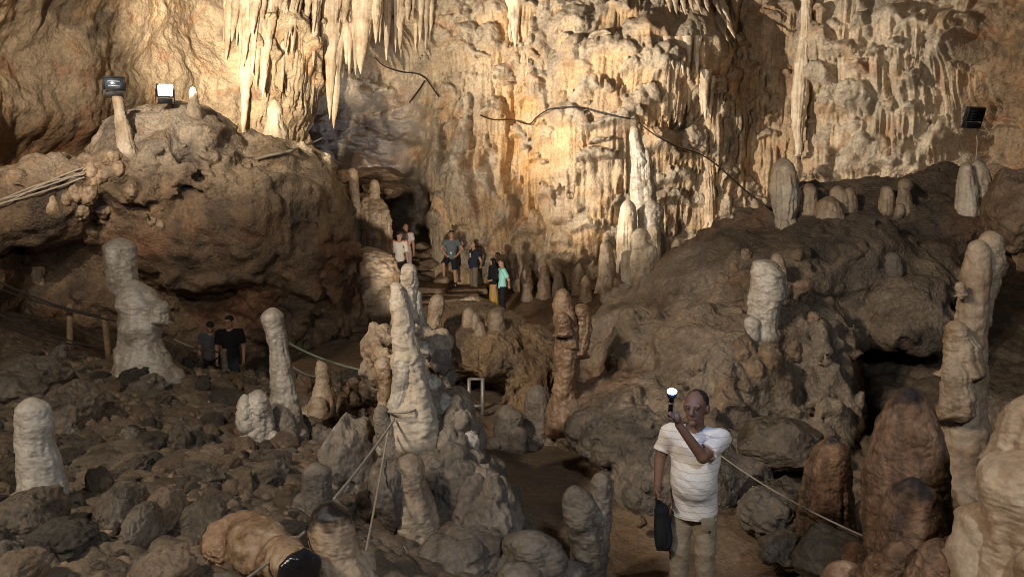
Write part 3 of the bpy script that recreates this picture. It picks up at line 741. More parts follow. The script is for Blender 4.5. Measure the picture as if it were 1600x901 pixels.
def fn_pebble(x, y, z):
    return 0.10 * fbm(x * 1.5, y * 1.5, z * 1.5, 3) + 0.06 * knobs(worley(x * 5, y * 5, z * 5, 25)) + 0.045 * knobs(worley(x * 11, y * 11, z * 11, 26)) + 0.02 * fbm(x * 9, y * 9, z * 9, 2)
def col_bank(V, px, py):
    x, y, z = V.T
    c = np.tile(np.array([0.15, 0.125, 0.10], np.float32), (len(V), 1))
    c = blend(c, (0.26, 0.215, 0.165), sstep(0, .5, fbm(x * 2, y * 2, z * 2, 4)))
    c = blend(c, (0.07, 0.058, 0.048), sstep(0.1, .5, fbm(x * 2.5, y * 2.5, z * 2.5 + 9, 4)) * .7)
    return c.clip(.01, 1)
mass('rubble_bank', 'dark pebbly rubble bank sloping to the clay path beside the man with the torch', 'rubble bank',
     ((0.2, 7.8, -0.4), (3.4, 11.2, 1.9)), 0.028,
     [('e', 985, 690, 9.6, 75, .55, 55), ('e', 1060, 740, 9.3, 100, .7, 75), ('e', 930, 660, 10.2, 50, .5, 34), ('e', 1000, 770, 8.9, 40, .35, 40), ('e', 1120, 740, 9.4, 80, .6, 60)],
     fn_pebble, 0.3, col_bank, k=0.3)

def fn_mound(x, y, z):
    kn = 0.15 * knobs(worley(x * 3.6, y * 3.6, z * 3.6, 35)) + 0.05 * knobs(worley(x * 8, y * 8, z * 8, 36)) * sstep(.2, 1.5, z + noise3(x * 2, y * 2, z * 2))
    return 0.10 * fbm(x * 1.3, y * 1.3, z * 1.3, 3) + kn + 0.022 * fbm(x * 7, y * 7, z * 7, 4)
def col_mound(V, px, py):
    x, y, z = V.T
    n = lambda f, k, o=4: fbm(x * f, y * f, z * f + k, o)
    c = np.tile(np.array([0.21, 0.175, 0.14], np.float32), (len(V), 1))
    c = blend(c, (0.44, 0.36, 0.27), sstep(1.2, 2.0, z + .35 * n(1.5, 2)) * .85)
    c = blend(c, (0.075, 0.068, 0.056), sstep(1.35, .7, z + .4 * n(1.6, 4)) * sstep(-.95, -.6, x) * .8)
    c = blend(c, (0.26, 0.17, 0.10), sstep(0.05, .5, n(1.3, 8)) * .6)
    return c.clip(.01, 1)
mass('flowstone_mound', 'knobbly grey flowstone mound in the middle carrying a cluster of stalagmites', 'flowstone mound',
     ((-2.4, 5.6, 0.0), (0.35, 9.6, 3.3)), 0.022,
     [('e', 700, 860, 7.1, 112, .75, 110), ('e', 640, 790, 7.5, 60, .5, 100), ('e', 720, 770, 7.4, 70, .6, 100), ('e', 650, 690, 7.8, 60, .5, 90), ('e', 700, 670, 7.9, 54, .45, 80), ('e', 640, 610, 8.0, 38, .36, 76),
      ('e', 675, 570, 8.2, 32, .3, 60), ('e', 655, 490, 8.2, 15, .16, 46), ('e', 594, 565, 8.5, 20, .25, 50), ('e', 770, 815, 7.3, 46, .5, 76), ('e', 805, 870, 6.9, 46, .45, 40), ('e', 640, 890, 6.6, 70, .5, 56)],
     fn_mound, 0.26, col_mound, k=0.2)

def fn_isle(x, y, z):
    fl = 0.05 * (1 - 2 * np.abs(noise3(x * 8, y * 8, z * 1.5))) * sstep(1.7, 1.3, z)
    return 0.14 * fbm(x * 1.2, y * 1.2, z * 1.2, 3) + fl + 0.08 * knobs(worley(x * 3.5, y * 3.5, z * 3.5, 45)) * sstep(1.3, 1.6, z) + 0.025 * fbm(x * 6, y * 6, z * 6, 3)
def col_isle(V, px, py):
    x, y, z = V.T
    c = np.tile(np.array([0.27, 0.185, 0.105], np.float32), (len(V), 1))
    c = blend(c, (0.17, 0.115, 0.07), sstep(1.2, 1.7, z) * .6)
    c = blend(c, (0.36, 0.26, 0.16), sstep(.1, .5, fbm(x * 1.4, y * 1.4, z * 1.4, 4)) * .6)
    c = blend(c, (0.08, 0.062, 0.05), sstep(.1, .5, fbm(x * 1.7, y * 1.7, z * 1.7 + 5, 4)) * .6)
    return c.clip(.01, 1)
mass('overhanging_rock', 'brown overhanging rock hung with short draperies behind the central mound and studded with small stalagmites', 'rock',
     ((-2.9, 11.5, -0.4), (1.2, 17.0, 2.4)), 0.035,
     [('e', 745, 535, 13.8, 66, .9, 44), ('e', 700, 520, 14.0, 60, .9, 36), ('e', 770, 560, 13.6, 40, .7, 36), ('e', 730, 505, 14.8, 90, 1.0, 26), ('e', 800, 540, 14.6, 50, .8, 30), ('e', 720, 620, 14.4, 60, .7, 70), ('e', 830, 600, 13.4, 40, .6, 60), ('e', 850, 575, 13.9, 40, .6, 50), ('e', 820, 650, 13.0, 36, .4, 30), ('e', 690, 570, 13.6, 40, .6, 36)],
     fn_isle, 0.35, col_isle, k=0.35)
# ------------------------------------------------------------------ stalagmites, columns, stalactites
def lathe(secs, Y, seed, ratio=1.0, nseg=64, nring=None, amp=0.05, flute=0.0, ring=0.0, knob=0.0, down=0.35, cap=0.9, freq=2.2, lean=0.0, sink=1.3, flare=.22):
    """a grown column: sections (y, x left, x right) of its outline at distance Y, rounded tip first"""
    S = np.array(secs, float)
    ys = S[:, 0]; ctr = (S[:, 1] + S[:, 2]) / 2; rad = (S[:, 2] - S[:, 1]) / 2
    n = nring or int(np.clip(abs(ys[-1] - ys[0]) * 0.9, 40, 150))
    t = np.linspace(0, 1, n) ** 1.15
    yy = ys[0] + t * (ys[-1] - ys[0])
    def sm(v):
        r = np.interp(yy, ys, v) if ys[-1] > ys[0] else np.interp(-yy, -ys, v)
        w = max(3, n // 24) | 1
        rp = np.pad(r, w // 2, mode='edge'); return np.convolve(rp, np.ones(w) / w, 'valid')
    cx, rr = sm(ctr), sm(rad)
    C = np.array([P(a, b, Y) for a, b in zip(cx, yy)]); R = rr * Y / F_PX
    ch = max(R[min(n - 1, n // 10)], 1e-3) * cap + 1e-4
    v = np.abs(C[0, 2] - C[:, 2])
    R = R * np.sqrt(np.clip(1 - (1 - np.clip(v / ch, 0, 1)) ** 2, 0.0, 1))
    if lean: C[:, 1] += lean * (C[:, 2] - C[-1, 2])
    if down > 0:
        m = 8; ex = np.repeat(C[-1:], m, 0); ex[:, 2] -= np.linspace(down / m, down, m); ex[:, 1] += np.linspace(0, 1, m) ** 1.5 * down * sink; C = np.vstack([C, ex]); R = np.r_[R, R[-1] * np.linspace(1.02, 1.15, m)]
    N = len(C); th = np.linspace(0, 2 * np.pi, nseg, endpoint=False)
    cs, sn = np.cos(th), np.sin(th)
    X = C[:, 0:1] + R[:, None] * cs; Yy = C[:, 1:2] + R[:, None] * sn * ratio; Z = C[:, 2:3] + 0 * cs
    k = seed * 3.71
    amp = amp * 1.5
    tt = np.clip((C[0, 2] - Z) / (C[0, 2] - C[-1, 2] + 1e-6), 0, 1)
    rs = np.minimum(R, np.median(R))[:, None]
    sc = 1 / max(np.median(R), .04)
    dsp = amp * 1.2 * fbm(X * freq * sc * .2 + k, Yy * freq * sc * .2, Z * freq * sc * .16 + k, 2) + 0.05 * knobs(worley(X * sc * 1.1 + k, Yy * sc * 1.1, Z * sc * .9, seed + 3)) * sstep(.1, .5, tt)
    dsp = dsp + amp * fbm(X * freq * sc * .35 + k, Yy * freq * sc * .35 + k, Z * freq * sc * .35, 4)
    dsp = dsp + amp * 0.5 * fbm(X * freq * sc * 1.2 + k, Yy * freq * sc * 1.2, Z * freq * sc * 1.2 + k, 3)
    dsp = dsp + amp * 0.28 * fbm(X * freq * sc * 3.6 + k, Yy * freq * sc * 3.6, Z * freq * sc * 3.0 + k, 2)
    dsp = dsp - 0.075 * np.abs(noise3(cs * 3.5 + k, sn * 3.5 + 0 * Z, Z * 0.9 * sc * .3)) * 2 * sstep(.08, .3, tt) + flare * tt ** 5 * (0.6 + noise3(cs * 2 + k, sn * 2 + 0 * Z, 0 * Z))
    dsp = dsp + 0.009 * noise3(cs * 1.5 + k, sn * 1.5 + 0 * Z, Z * sc * 7 + 1.2 * noise3(X * sc + k, Yy * sc, Z * sc)) + 0.006 * noise3(cs * 2.5 + k, sn * 2.5 + 0 * Z, Z * sc * 15 + k)
    if ring: dsp = dsp + ring * np.sin(Z * sc * 3.2 + 2.5 * noise3(X * 2 + k, Yy * 2, Z * 2) + seed) * (0.6 + 0.4 * noise3(X + k, Yy, Z))
    if flute: dsp = dsp - flute * np.abs(noise3(cs * 5 + 0 * Z + k, sn * 5 + 0 * Z, Z * 0.6)) * 2 * sstep(0.10, 0.3, (C[0, 2] - Z) / (C[0, 2] - C[-1, 2]))
    if knob: dsp = dsp + knob * knobs(worley(X * sc * .9 + k, Yy * sc * .9, Z * sc * .9, seed))
    X = X + dsp * rs * cs; Yy = Yy + dsp * rs * sn
    V = np.stack([X, Yy, Z], -1).reshape(-1, 3)
    top = C[0] + [0, 0, 0.002]; V = np.vstack([V, top])
    i = np.arange(N * nseg).reshape(N, nseg); j = np.roll(i, -1, 1)
    Q = np.stack([i[:-1], i[1:], j[1:], j[:-1]], -1).reshape(-1, 4)
    a = np.arange(0, nseg, 2); Q = np.vstack([Q, np.stack([0 * a + len(V) - 1, i[0, a], i[0, (a + 1) % nseg], i[0, (a + 2) % nseg]], 1)])
    return V, Q
def stal(name, cat, label, mat, cols, group=None, snap=True, feet=True, **kw):
    """cols: list of (Y, sections[, overrides]) grown together into one mesh"""
    parts = []
    if snap:                                   # stand the whole group on the rock it grows from
        lo = max(cols, key=lambda q: q[1][-1][0]); b = lo[1][-1]
        Ys = surf((b[1] + b[2]) / 2, b[0])
        if Ys is not None and abs(Ys - lo[0]) < 2.6:
            dY = Ys + 0.45 * M((b[2] - b[1]) / 2, Ys) - lo[0]
            cols = [(q[0] + dY,) + tuple(q[1:]) for q in cols]
    for i, c in enumerate(cols):
        k = dict(kw); k.update(c[2] if len(c) > 2 else {})
        parts.append(lathe(c[1], c[0], k.pop('seed', sum(map(ord, label)) % 97 + i * 7), **k))
    big = max(cols, key=lambda q: q[1][-1][0]); b = big[1][-1]; hpx = b[0] - big[1][0][0]
    if feet and hpx > 45:                      # lobes of flowstone fused round the foot
        rr = random.Random(len(label) * 7 + int(hpx)); R0 = M((b[2] - b[1]) / 2, big[0]); c0 = P((b[1] + b[2]) / 2, b[0], big[0])
        for q in range(rr.randint(5, 8)):
            an = rr.uniform(0, 6.28); s = R0 * rr.uniform(.28, .6); hgt = s * rr.uniform(.8, 2.4)
            px_, py_ = (b[1] + b[2]) / 2 + math.cos(an) * (b[2] - b[1]) * .5, b[0] + 2
            w_ = s / big[0] * F_PX; h_ = hgt / big[0] * F_PX
            parts.append(lathe([(py_ - h_, px_ - w_ * .5, px_ + w_ * .5), (py_ - h_ * .6, px_ - w_ * .9, px_ + w_ * .9), (py_, px_ - w_ * 1.1, px_ + w_ * 1.1)], big[0] + math.sin(an) * R0 * .9, q + int(hpx), amp=.14, knob=.12, nseg=26, nring=18, down=kw.get('down', .35), sink=kw.get('sink', 1.3)))
    V, Q = merge(parts)
    base = np.array([V[:, 0].mean(), V[:, 1].mean(), V[:, 2].min()])
    return centred(name, V, Q, MAT[mat], label, cat, group, base)
SG, SGC = 'stalagmite', 'stalagmite'

def nub(x, y, w, Y, label, group, mat, k):
    Ys = surf(x, y); Y = Ys if Ys is not None and abs(Ys - Y) < 2.6 else Y
    th = np.linspace(0, 2 * np.pi, 48, endpoint=False); ph = np.linspace(.03, np.pi - .03, 30); PH, TH = np.meshgrid(ph, th, indexing='ij')
    x3, y3, z3 = np.sin(PH) * np.cos(TH), np.sin(PH) * np.sin(TH), np.cos(PH); q = k * 7.7
    d = 1 + .28 * fbm(x3 * .9 + q, y3 * .9, z3 * .9, 3) + .10 * fbm(x3 * 3 + q, y3 * 3, z3 * 3, 3) + .12 * knobs(worley(x3 * 1.6 + q, y3 * 1.6, z3 * 1.6, k))
    r = M(w, Y); V = np.stack([x3 * d * r, y3 * d * r, z3 * d * r * 1.25], -1).reshape(-1, 3)
    i = np.arange(30 * 48).reshape(30, 48); j = np.roll(i, -1, 1); Q = np.stack([i[:-1], i[1:], j[1:], j[:-1]], -1).reshape(-1, 4)
    p = P(x, y, Y + r * .35); o = link('stalagmite_nub', new_mesh('stalagmite_nub', V, Q, MAT[mat]), None, p)
    return tag(o, label, 'stalagmite', group)
# --- right side, near
stal(SG, SGC, 'tall segmented beige stalagmite with a double head, far right', 'beige', [
    (9.0, [(360, 1532, 1566), (380, 1528, 1568), (410, 1526, 1566), (440, 1522, 1560), (470, 1515, 1550), (500, 1506, 1545)], dict(down=.1, cap=1.0, ring=.03)),
    (8.92, [(374, 1516, 1542), (400, 1510, 1546), (440, 1504, 1546), (480, 1500, 1545), (500, 1499, 1544), (520, 1490, 1543), (600, 1478, 1540), (680, 1464, 1540), (760, 1460, 1542), (800, 1456, 1546)], dict(ring=.05)),
    (8.75, [(500, 1481, 1505), (515, 1479, 1512), (540, 1480, 1530), (580, 1476, 1532)], dict(down=.05)),
    (8.75, [(440, 1494, 1506), (448, 1493, 1508), (460, 1496, 1512)], dict(down=.02)), (8.7, [(555, 1473, 1500), (580, 1472, 1516), (640, 1470, 1520)], dict(down=.1))],
    amp=.09, knob=.05)
stal(SG, SGC, 'large glossy wet brown pointed stalagmite in the right foreground', 'brown_wet', [
    (5.9, [(604, 1402, 1440), (625, 1388, 1458), (670, 1368, 1470), (730, 1352, 1478), (800, 1350, 1484), (870, 1362, 1490), (905, 1366, 1494)])], snap=False, down=1.0, sink=.2, amp=.06, flute=.03, cap=1.1)
stal(SG, SGC, 'shorter wet brown stalagmite with black tip fused to the large brown one', 'brown_wet', [
    (5.35, [(745, 1408, 1446), (765, 1390, 1462), (800, 1374, 1474), (850, 1366, 1480), (905, 1370, 1486)])], snap=False, down=1.0, sink=.2, amp=.07, flute=.05, cap=1.0)
stal(SG, SGC, 'pale beige stalagmite cut off by the right edge of the picture', 'beige', [
    (4.7, [(612, 1592, 1680), (660, 1570, 1690), (700, 1556, 1690)], dict(down=.1)),
    (4.55, [(700, 1560, 1680), (720, 1538, 1690), (780, 1530, 1696), (840, 1530, 1690), (890, 1522, 1690)])], snap=False, down=1.0, sink=.2, amp=.06, flute=.03, cap=.8)
stal(SG, SGC, 'dark shadowed stalagmite with a shiny wet tip beside the hanging rope', 'brown_wet', [
    (7.2, [(680, 1292, 1312), (700, 1272, 1326), (740, 1258, 1330), (790, 1248, 1332), (840, 1240, 1334), (880, 1236, 1336)])], snap=False, down=1.0, sink=.2, amp=.07, flute=.1, cap=1.0)
stal(SG, SGC, 'stubby wet stalagmite between the dark one and the brown pair', 'brown_wet', [
    (6.0, [(846, 1322, 1348), (860, 1318, 1356), (885, 1312, 1362), (910, 1306, 1366)])], snap=False, down=1.0, sink=.2, amp=.06)
stal(SG, SGC, 'low rounded stalagmite stump at the bottom edge right of the path', 'brown_wet', [
    (5.6, [(876, 1304, 1340), (890, 1292, 1352), (915, 1280, 1360)])], snap=False, down=1.0, sink=.2, amp=.06)
stal(SG, SGC, 'broad low wet hump in front of the pale right stalagmite', 'brown_wet', [
    (4.9, [(842, 1448, 1500), (860, 1440, 1522), (890, 1430, 1540), (912, 1420, 1560)])], snap=False, down=1.0, sink=.2, amp=.08, cap=.7)
stal(SG, SGC, 'thin knobbly stalagmite in the dark behind the pale right one', 'tan', [
    (8.0, [(690, 1560, 1580), (720, 1556, 1590), (780, 1552, 1600), (840, 1548, 1610)])], amp=.12, knob=.1)
# --- on the boulder slope
stal(SG, SGC, 'tall cream stalagmite with a fluted skirt and grey cap on the boulder ridge', 'cream', [
    (16.2, [(246, 1214, 1234), (262, 1208, 1242), (285, 1204, 1248), (302, 1204, 1251), (330, 1208, 1246), (352, 1212, 1240)])], amp=.07, flute=.22, cap=1.1, knob=.06)
for k, (a, lab) in enumerate([((16.9, [(286, 1254, 1272), (300, 1250, 1276), (330, 1248, 1280)]), 'small grey stalagmite just right of the tall cream one on the ridge'),
          ((16.9, [(284, 1282, 1298), (298, 1276, 1302), (330, 1274, 1306)]), 'dark round headed small stalagmite in the row on the ridge'),
          ((16.6, [(306, 1286, 1306), (318, 1278, 1312), (336, 1274, 1316)]), 'squat dome shaped stalagmite in front of the row on the ridge'),
          ((16.9, [(290, 1300, 1318), (306, 1296, 1324), (332, 1294, 1328)]), 'rounded small stalagmite at the middle of the row on the ridge'),
          ((17.0, [(292, 1322, 1334), (306, 1318, 1338), (330, 1316, 1340)]), 'thin fluted small stalagmite at the end of the row on the ridge'),
          ((16.8, [(290, 1378, 1392), (304, 1376, 1396), (326, 1372, 1398)]), 'pale little stalagmite left of the ball headed one on the ridge'),
          ((16.8, [(278, 1406, 1422), (290, 1404, 1426), (300, 1404, 1422), (326, 1398, 1426)]), 'ball headed little stalagmite high on the boulder ridge'),
          ((16.5, [(304, 1374, 1384), (314, 1372, 1388), (322, 1370, 1390)]), 'tiny white knob at the foot of the ball headed one on the ridge')]):
    stal(SG, SGC, lab, 'tan', [a], amp=.07, group='small stalagmites along the boulder ridge')
stal(SG, SGC, 'pair of pale pointed stalagmites grown together below the right floodlight', 'cream', [
    (16.8, [(250, 1522, 1534), (270, 1514, 1544), (300, 1508, 1552), (340, 1500, 1560)]), (16.6, [(253, 1504, 1518), (268, 1500, 1520), (300, 1494, 1528), (330, 1494, 1530)]), (16.3, [(306, 1544, 1556), (325, 1542, 1561), (350, 1538, 1562)])], amp=.08, flute=.08, cap=1.2)
stal(SG, SGC, 'grey white block shaped stalagmite standing on the boulder slope', 'pale', [
    (13.0, [(405, 1176, 1210), (430, 1176, 1226), (455, 1174, 1226), (480, 1172, 1216), (505, 1170, 1212), (520, 1168, 1214)])], amp=.1, knob=.07, ring=.03, cap=.35)
stal(SG, SGC, 'small pointed nub on top of the boulder slope behind the block shaped stalagmite', 'tan', [(13.6, [(395, 1208, 1220), (408, 1204, 1226), (424, 1200, 1230)])], amp=.06)
stal(SG, SGC, 'rounded grey knob high on the dark face of the boulder slope', 'grey', [(13.9, [(393, 1384, 1402), (404, 1380, 1408), (424, 1378, 1412)])], amp=.06)
for k, (x, y, w, Y) in enumerate([(1250, 455, 14, 12.6), (1240, 485, 13, 12.3), (1262, 470, 11, 12.5), (1272, 500, 10, 12.4), (1160, 548, 17, 11.5), (1200, 560, 18, 11.4), (1240, 545, 14, 11.6), (1178, 580, 16, 11.2), (1148, 420, 10, 13.6), (1165, 400, 9, 13.9), (1130, 440, 10, 13.4), (1245, 400, 8, 14)]):
    nub(x, y, w, Y, 'rounded pale calcite knob on the face of the boulder slope', 'knobs on the boulder slope', 'stone_tan', k)
# --- the group in front of the far wall
stal(SG, SGC, 'slender white column with a cleft top rising in front of the fluted far wall', 'pale', [
    (22.0, [(196, 986, 998), (215, 983, 1001), (250, 985, 1016), (290, 986, 1020), (330, 990, 1022), (380, 994, 1026)]), (21.9, [(232, 1004, 1014), (250, 1002, 1018), (280, 1000, 1022), (310, 1000, 1026)]), (21.6, [(312, 1006, 1030), (330, 1000, 1036), (370, 1000, 1040), (420, 1004, 1046), (470, 1000, 1050)])], feet=False, amp=.09, flute=.06, cap=1.1)
stal(SG, SGC, 'cream fluted stalagmite at the left of the white column', 'cream', [(21.4, [(312, 972, 990), (330, 968, 994), (370, 964, 996), (420, 962, 998), (450, 960, 1000)])], feet=False, amp=.06, flute=.08, cap=1.2)
stal(SG, SGC, 'grey capped orange stalagmite with three heads at the foot of the white column', 'cream', [
    (20.6, [(356, 990, 1010), (366, 987, 1020), (390, 986, 1030), (420, 988, 1028), (460, 984, 1030), (480, 980, 1034)]), (20.5, [(350, 1016, 1028), (364, 1012, 1032), (390, 1012, 1034), (410, 1010, 1032)])], feet=False, amp=.09, knob=.05, flute=.06)
stal(SG, SGC, 'short stalagmite with a small dark cap left of the three headed one', 'tan', [(20.8, [(377, 940, 952), (392, 937, 958), (412, 936, 962), (438, 934, 962)])], amp=.07)
stal(SG, SGC, 'thin dark stalagmite behind the boulder right of the three headed one', 'tan', [(19.5, [(372, 1054, 1062), (385, 1049, 1066), (412, 1047, 1066)])], amp=.08)
stal(SG, SGC, 'dark humped little stalagmite in the shade right of the thin dark one', 'grey', [(19.0, [(382, 1074, 1090), (396, 1070, 1094), (420, 1066, 1096)])], amp=.08)
stal(SG, SGC, 'long brown column running down the far wall right of the fluted draperies', 'tan', [(surf(1104, 260, SOLID[:1]) + .05, [(180, 1092, 1104), (190, 1090, 1112), (240, 1092, 1116), (300, 1098, 1118), (350, 1100, 1118)])], feet=False, amp=.1, flute=.1, snap=False)
stal('stalactite_column', 'column', 'long pale column hanging down the dark recess of the far wall', 'cream', [(surf(1252, 120, SOLID[:1]) + .1, [(-60, 1254, 1272), (40, 1252, 1268), (100, 1242, 1264), (150, 1236, 1262), (200, 1238, 1256), (240, 1244, 1252)])], feet=False, amp=.1, flute=.12, cap=.2, down=.1, snap=False)
stal(SG, SGC, 'jointed stalagmite leaning before the pale right flowstone', 'tan', [(surf(1318, 215, SOLID[:1]) + .22, [(54, 1332, 1342), (70, 1326, 1340), (100, 1318, 1338), (140, 1314, 1334), (190, 1304, 1334), (225, 1298, 1336)])], feet=False, amp=.06, ring=.05, snap=False)
for k, (x, y, w, h) in enumerate([(858, 330, 9, 60), (828, 370, 9, 40), (845, 380, 8, 50), (876, 285, 10, 50), (888, 290, 7, 46), (822, 410, 8, 60), (850, 415, 9, 50), (872, 420, 8, 46), (800, 388, 7, 40), (905, 410, 10, 50), (915, 430, 8, 40)]):
    stal(SG, SGC, 'slender tan stalagmite against the foot of the far wall', 'tan', [(25.3, [(y, x - w * .35, x + w * .35), (y + h * .3, x - w, x + w), (y + h, x - w * 1.3, x + w * 1.3)], dict(seed=k))], feet=False, amp=.12, knob=.1, flute=.08, group='slender stalagmites along the foot of the far wall', nseg=32)
stal(SG, SGC, 'knobbly brown column with two arms beside the clay path', 'amber', [
    (11.6, [(450, 870, 888), (480, 864, 896), (520, 868, 902), (545, 870, 906), (570, 868, 904), (600, 866, 900), (632, 862, 904), (655, 856, 910)]),
    (11.6, [(474, 898, 918), (490, 896, 924), (515, 894, 926), (550, 892, 916)], dict(down=.1)), (11.5, [(484, 884, 898), (510, 882, 902), (540, 880, 902)], dict(down=.05)), (11.4, [(486, 870, 886), (500, 868, 892), (520, 870, 894)], dict(down=.05))],
    feet=False, amp=.1, knob=.1, ring=.03)
stal(SG, SGC, 'dark knobbly stalagmite with a taller pale head standing on the clay path', 'grey', [
    (7.9, [(738, 926, 950), (755, 924, 956), (790, 920, 958), (830, 910, 954), (870, 900, 948), (910, 896, 946)]), (7.85, [(758, 884, 910), (780, 880, 930), (810, 880, 944), (850, 890, 946), (905, 896, 946)])], amp=.09, knob=.09)
stal(SG, SGC, 'grey lumpy stump at the bottom edge left of the path stalagmite', 'grey', [(6.6, [(830, 800, 850), (850, 790, 868), (880, 780, 878), (910, 775, 886)])], amp=.16, knob=.14, cap=.6)
stal(SG, SGC, 'dark rounded stalagmite beside the metal rail', 'grey', [(12.0, [(632, 778, 806), (648, 772, 818), (680, 768, 822), (700, 766, 826)])], amp=.08, cap=.9)
stal(SG, SGC, 'pale humped stalagmite base between the rail and the brown column', 'grey', [(11.9, [(600, 828, 852), (622, 820, 862), (660, 816, 868), (690, 814, 872)])], amp=.08, flute=.1)
# --- the cluster on the middle mound
stal(SG, SGC, 'tallest pale stalagmite rising from the middle mound with a lumpy forked head', 'cream', [
    (8.3, [(411, 628, 648), (425, 625, 652), (445, 624, 652), (465, 622, 648), (490, 618, 650)], dict(down=.1)), (8.2, [(440, 610, 626), (456, 612, 632), (480, 610, 640), (495, 612, 642)], dict(down=.1)),
    (8.1, [(478, 616, 640), (495, 616, 645), (520, 614, 646), (548, 616, 654), (560, 612, 662), (600, 620, 668), (640, 612, 680), (680, 600, 690)])], feet=False, amp=.11, knob=.07, ring=.03)
stal(SG, SGC, 'grey rounded finger beside the forked head on the middle mound', 'pale', [(8.25, [(452, 640, 657), (468, 638, 660), (500, 634, 662), (540, 634, 664)])], feet=False, amp=.07)
stal(SG, SGC, 'smooth club shaped stalagmite on the front of the middle mound tied with rope', 'pale', [(7.7, [(557, 618, 642), (575, 615, 645), (610, 612, 644), (630, 606, 640), (660, 598, 640), (690, 594, 640)])], feet=False, amp=.05, ring=.02)
stal(SG, SGC, 'orange topped stalagmite on the left shoulder of the middle mound', 'tan', [(8.0, [(556, 588, 610), (572, 585, 616), (600, 592, 616), (625, 592, 612), (650, 584, 620)])], feet=False, amp=.07)
stal(SG, SGC, 'curved grey lobe at the left foot of the middle mound', 'grey', [(7.5, [(632, 586, 604), (650, 584, 610), (680, 588, 620), (710, 596, 640)])], feet=False, amp=.1)
stal(SG, SGC, 'thick dull beige stalagmite growing on the right flank of the middle mound', 'tan', [(6.7, [(708, 628, 656), (722, 610, 662), (750, 606, 668), (790, 608, 684), (820, 612, 688), (840, 620, 692)], dict(cap=.9))], feet=False, amp=.07, flute=.04)
for k, (x, y, w, Y) in enumerate([(655, 655, 17, 7.3), (695, 635, 16, 7.5), (720, 660, 15, 7.5), (640, 700, 15, 7.1), (700, 690, 16, 7.2), (735, 690, 14, 7.3), (690, 565, 15, 7.9), (675, 600, 13, 7.8), (705, 590, 10, 8.0), (665, 545, 10, 8.1), (745, 720, 13, 7.2), (600, 700, 12, 7.2)]):
    nub(x, y, w, Y, 'rounded calcite knob swelling from the upper part of the middle mound', 'knobs on the middle mound', 'pale' if k % 2 else 'grey', k)
# --- on the overhanging rock
for k, (a, m) in enumerate([((13.6, [(488, 692, 706), (500, 686, 712), (520, 684, 714)]), 'small orange domed stalagmite, broadest of those on the overhanging rock'), ((14.2, [(480, 726, 738), (492, 722, 742), (506, 720, 744)]), 'small round headed stalagmite at the back of the overhanging rock'),
          ((14.0, [(487, 737, 746), (498, 734, 752), (510, 732, 754)]), 'small stalagmite just right of the round headed one on the overhanging rock'), ((13.4, [(502, 746, 754), (512, 742, 758), (524, 738, 764)]), 'small pointed cone at the front of the overhanging rock'),
          ((14.3, [(480, 768, 782), (492, 762, 786), (512, 760, 790)]), 'rough lumpy stalagmite at the right end of the overhanging rock'), ((13.3, [(531, 674, 686), (540, 670, 690), (552, 668, 692)]), 'little dark ball on the left front of the overhanging rock')]):
    stal(SG, SGC, m, 'tan', [a], amp=.07, group='small stalagmites on the overhanging rock', nseg=40)
stal(SG, SGC, 'brown blunt stalagmite in the shade behind the middle mound', 'tan', [(12.6, [(459, 676, 692), (475, 670, 694), (500, 668, 690), (540, 664, 694)])], amp=.1)
stal(SG, SGC, 'broad flat topped brown stump below the layered stone steps', 'stone', [(19.5, [(461, 730, 752), (470, 718, 762), (486, 716, 764), (496, 716, 762)])], amp=.12, cap=.6)
# --- left side
stal(SG, SGC, 'smooth white standing stalagmite at the far left of the rubble', 'pale', [(7.1, [(620, 34, 62), (634, 24, 76), (660, 24, 82), (690, 26, 82), (720, 28, 92), (760, 30, 100), (790, 30, 102)])], amp=.05, ring=.02, cap=.8)
stal(SG, SGC, 'tall pale stalagmite with round knob head and pitted body at left', 'pale', [
    (12.8, [(371, 170, 204), (385, 162, 212), (410, 162, 213), (440, 170, 212), (455, 176, 212), (470, 186, 222)], dict(down=.2, cap=.8)), (12.7, [(436, 194, 220), (455, 188, 236), (478, 186, 254), (505, 188, 251), (530, 189, 250), (560, 185, 262), (590, 181, 280)], dict(cap=1.1, amp=.10, knob=.07)), (12.6, [(470, 250, 262), (480, 236, 263), (500, 232, 262)], dict(down=.05))], feet=False, amp=.08, knob=.06, ring=.02)
stal(SG, SGC, 'slim pale ringed stalagmite standing alone left of the middle mound', 'pale', [(10.6, [(480, 414, 438), (494, 409, 442), (510, 411, 444), (540, 421, 450), (580, 423, 457), (620, 423, 464), (650, 420, 472), (680, 416, 476)])], amp=.06, ring=.06, cap=.8)
stal(SG, SGC, 'pair of frosted knobs at the foot of the slim ringed stalagmite', 'grey', [(10.2, [(632, 428, 446), (646, 424, 456), (670, 422, 470), (690, 420, 476)]), (10.3, [(630, 452, 466), (644, 448, 470), (670, 446, 474)])], amp=.1)
stal(SG, SGC, 'bluish grey lumpy stalagmite left of the slim ringed one', 'pale', [(10.8, [(608, 394, 412), (622, 384, 418), (650, 378, 422), (690, 376, 426)]), (10.7, [(615, 376, 388), (630, 372, 396), (660, 372, 400)])], amp=.14, knob=.1)
stal(SG, SGC, 'tan pointed stalagmite with a spreading foot right of the slim ringed one', 'tan', [(11.6, [(560, 496, 510), (575, 493, 516), (600, 492, 518), (620, 486, 526), (645, 480, 534)])], amp=.08)
stal(SG, SGC, 'little mushroom shaped pair of pale nubs on the rubble before the dirt bank', 'tan', [(11.4, [(589, 545, 558), (596, 543, 561), (612, 547, 560), (622, 546, 562)]), (11.3, [(594, 562, 576), (602, 560, 580), (620, 560, 580)])], amp=.06, nseg=40)
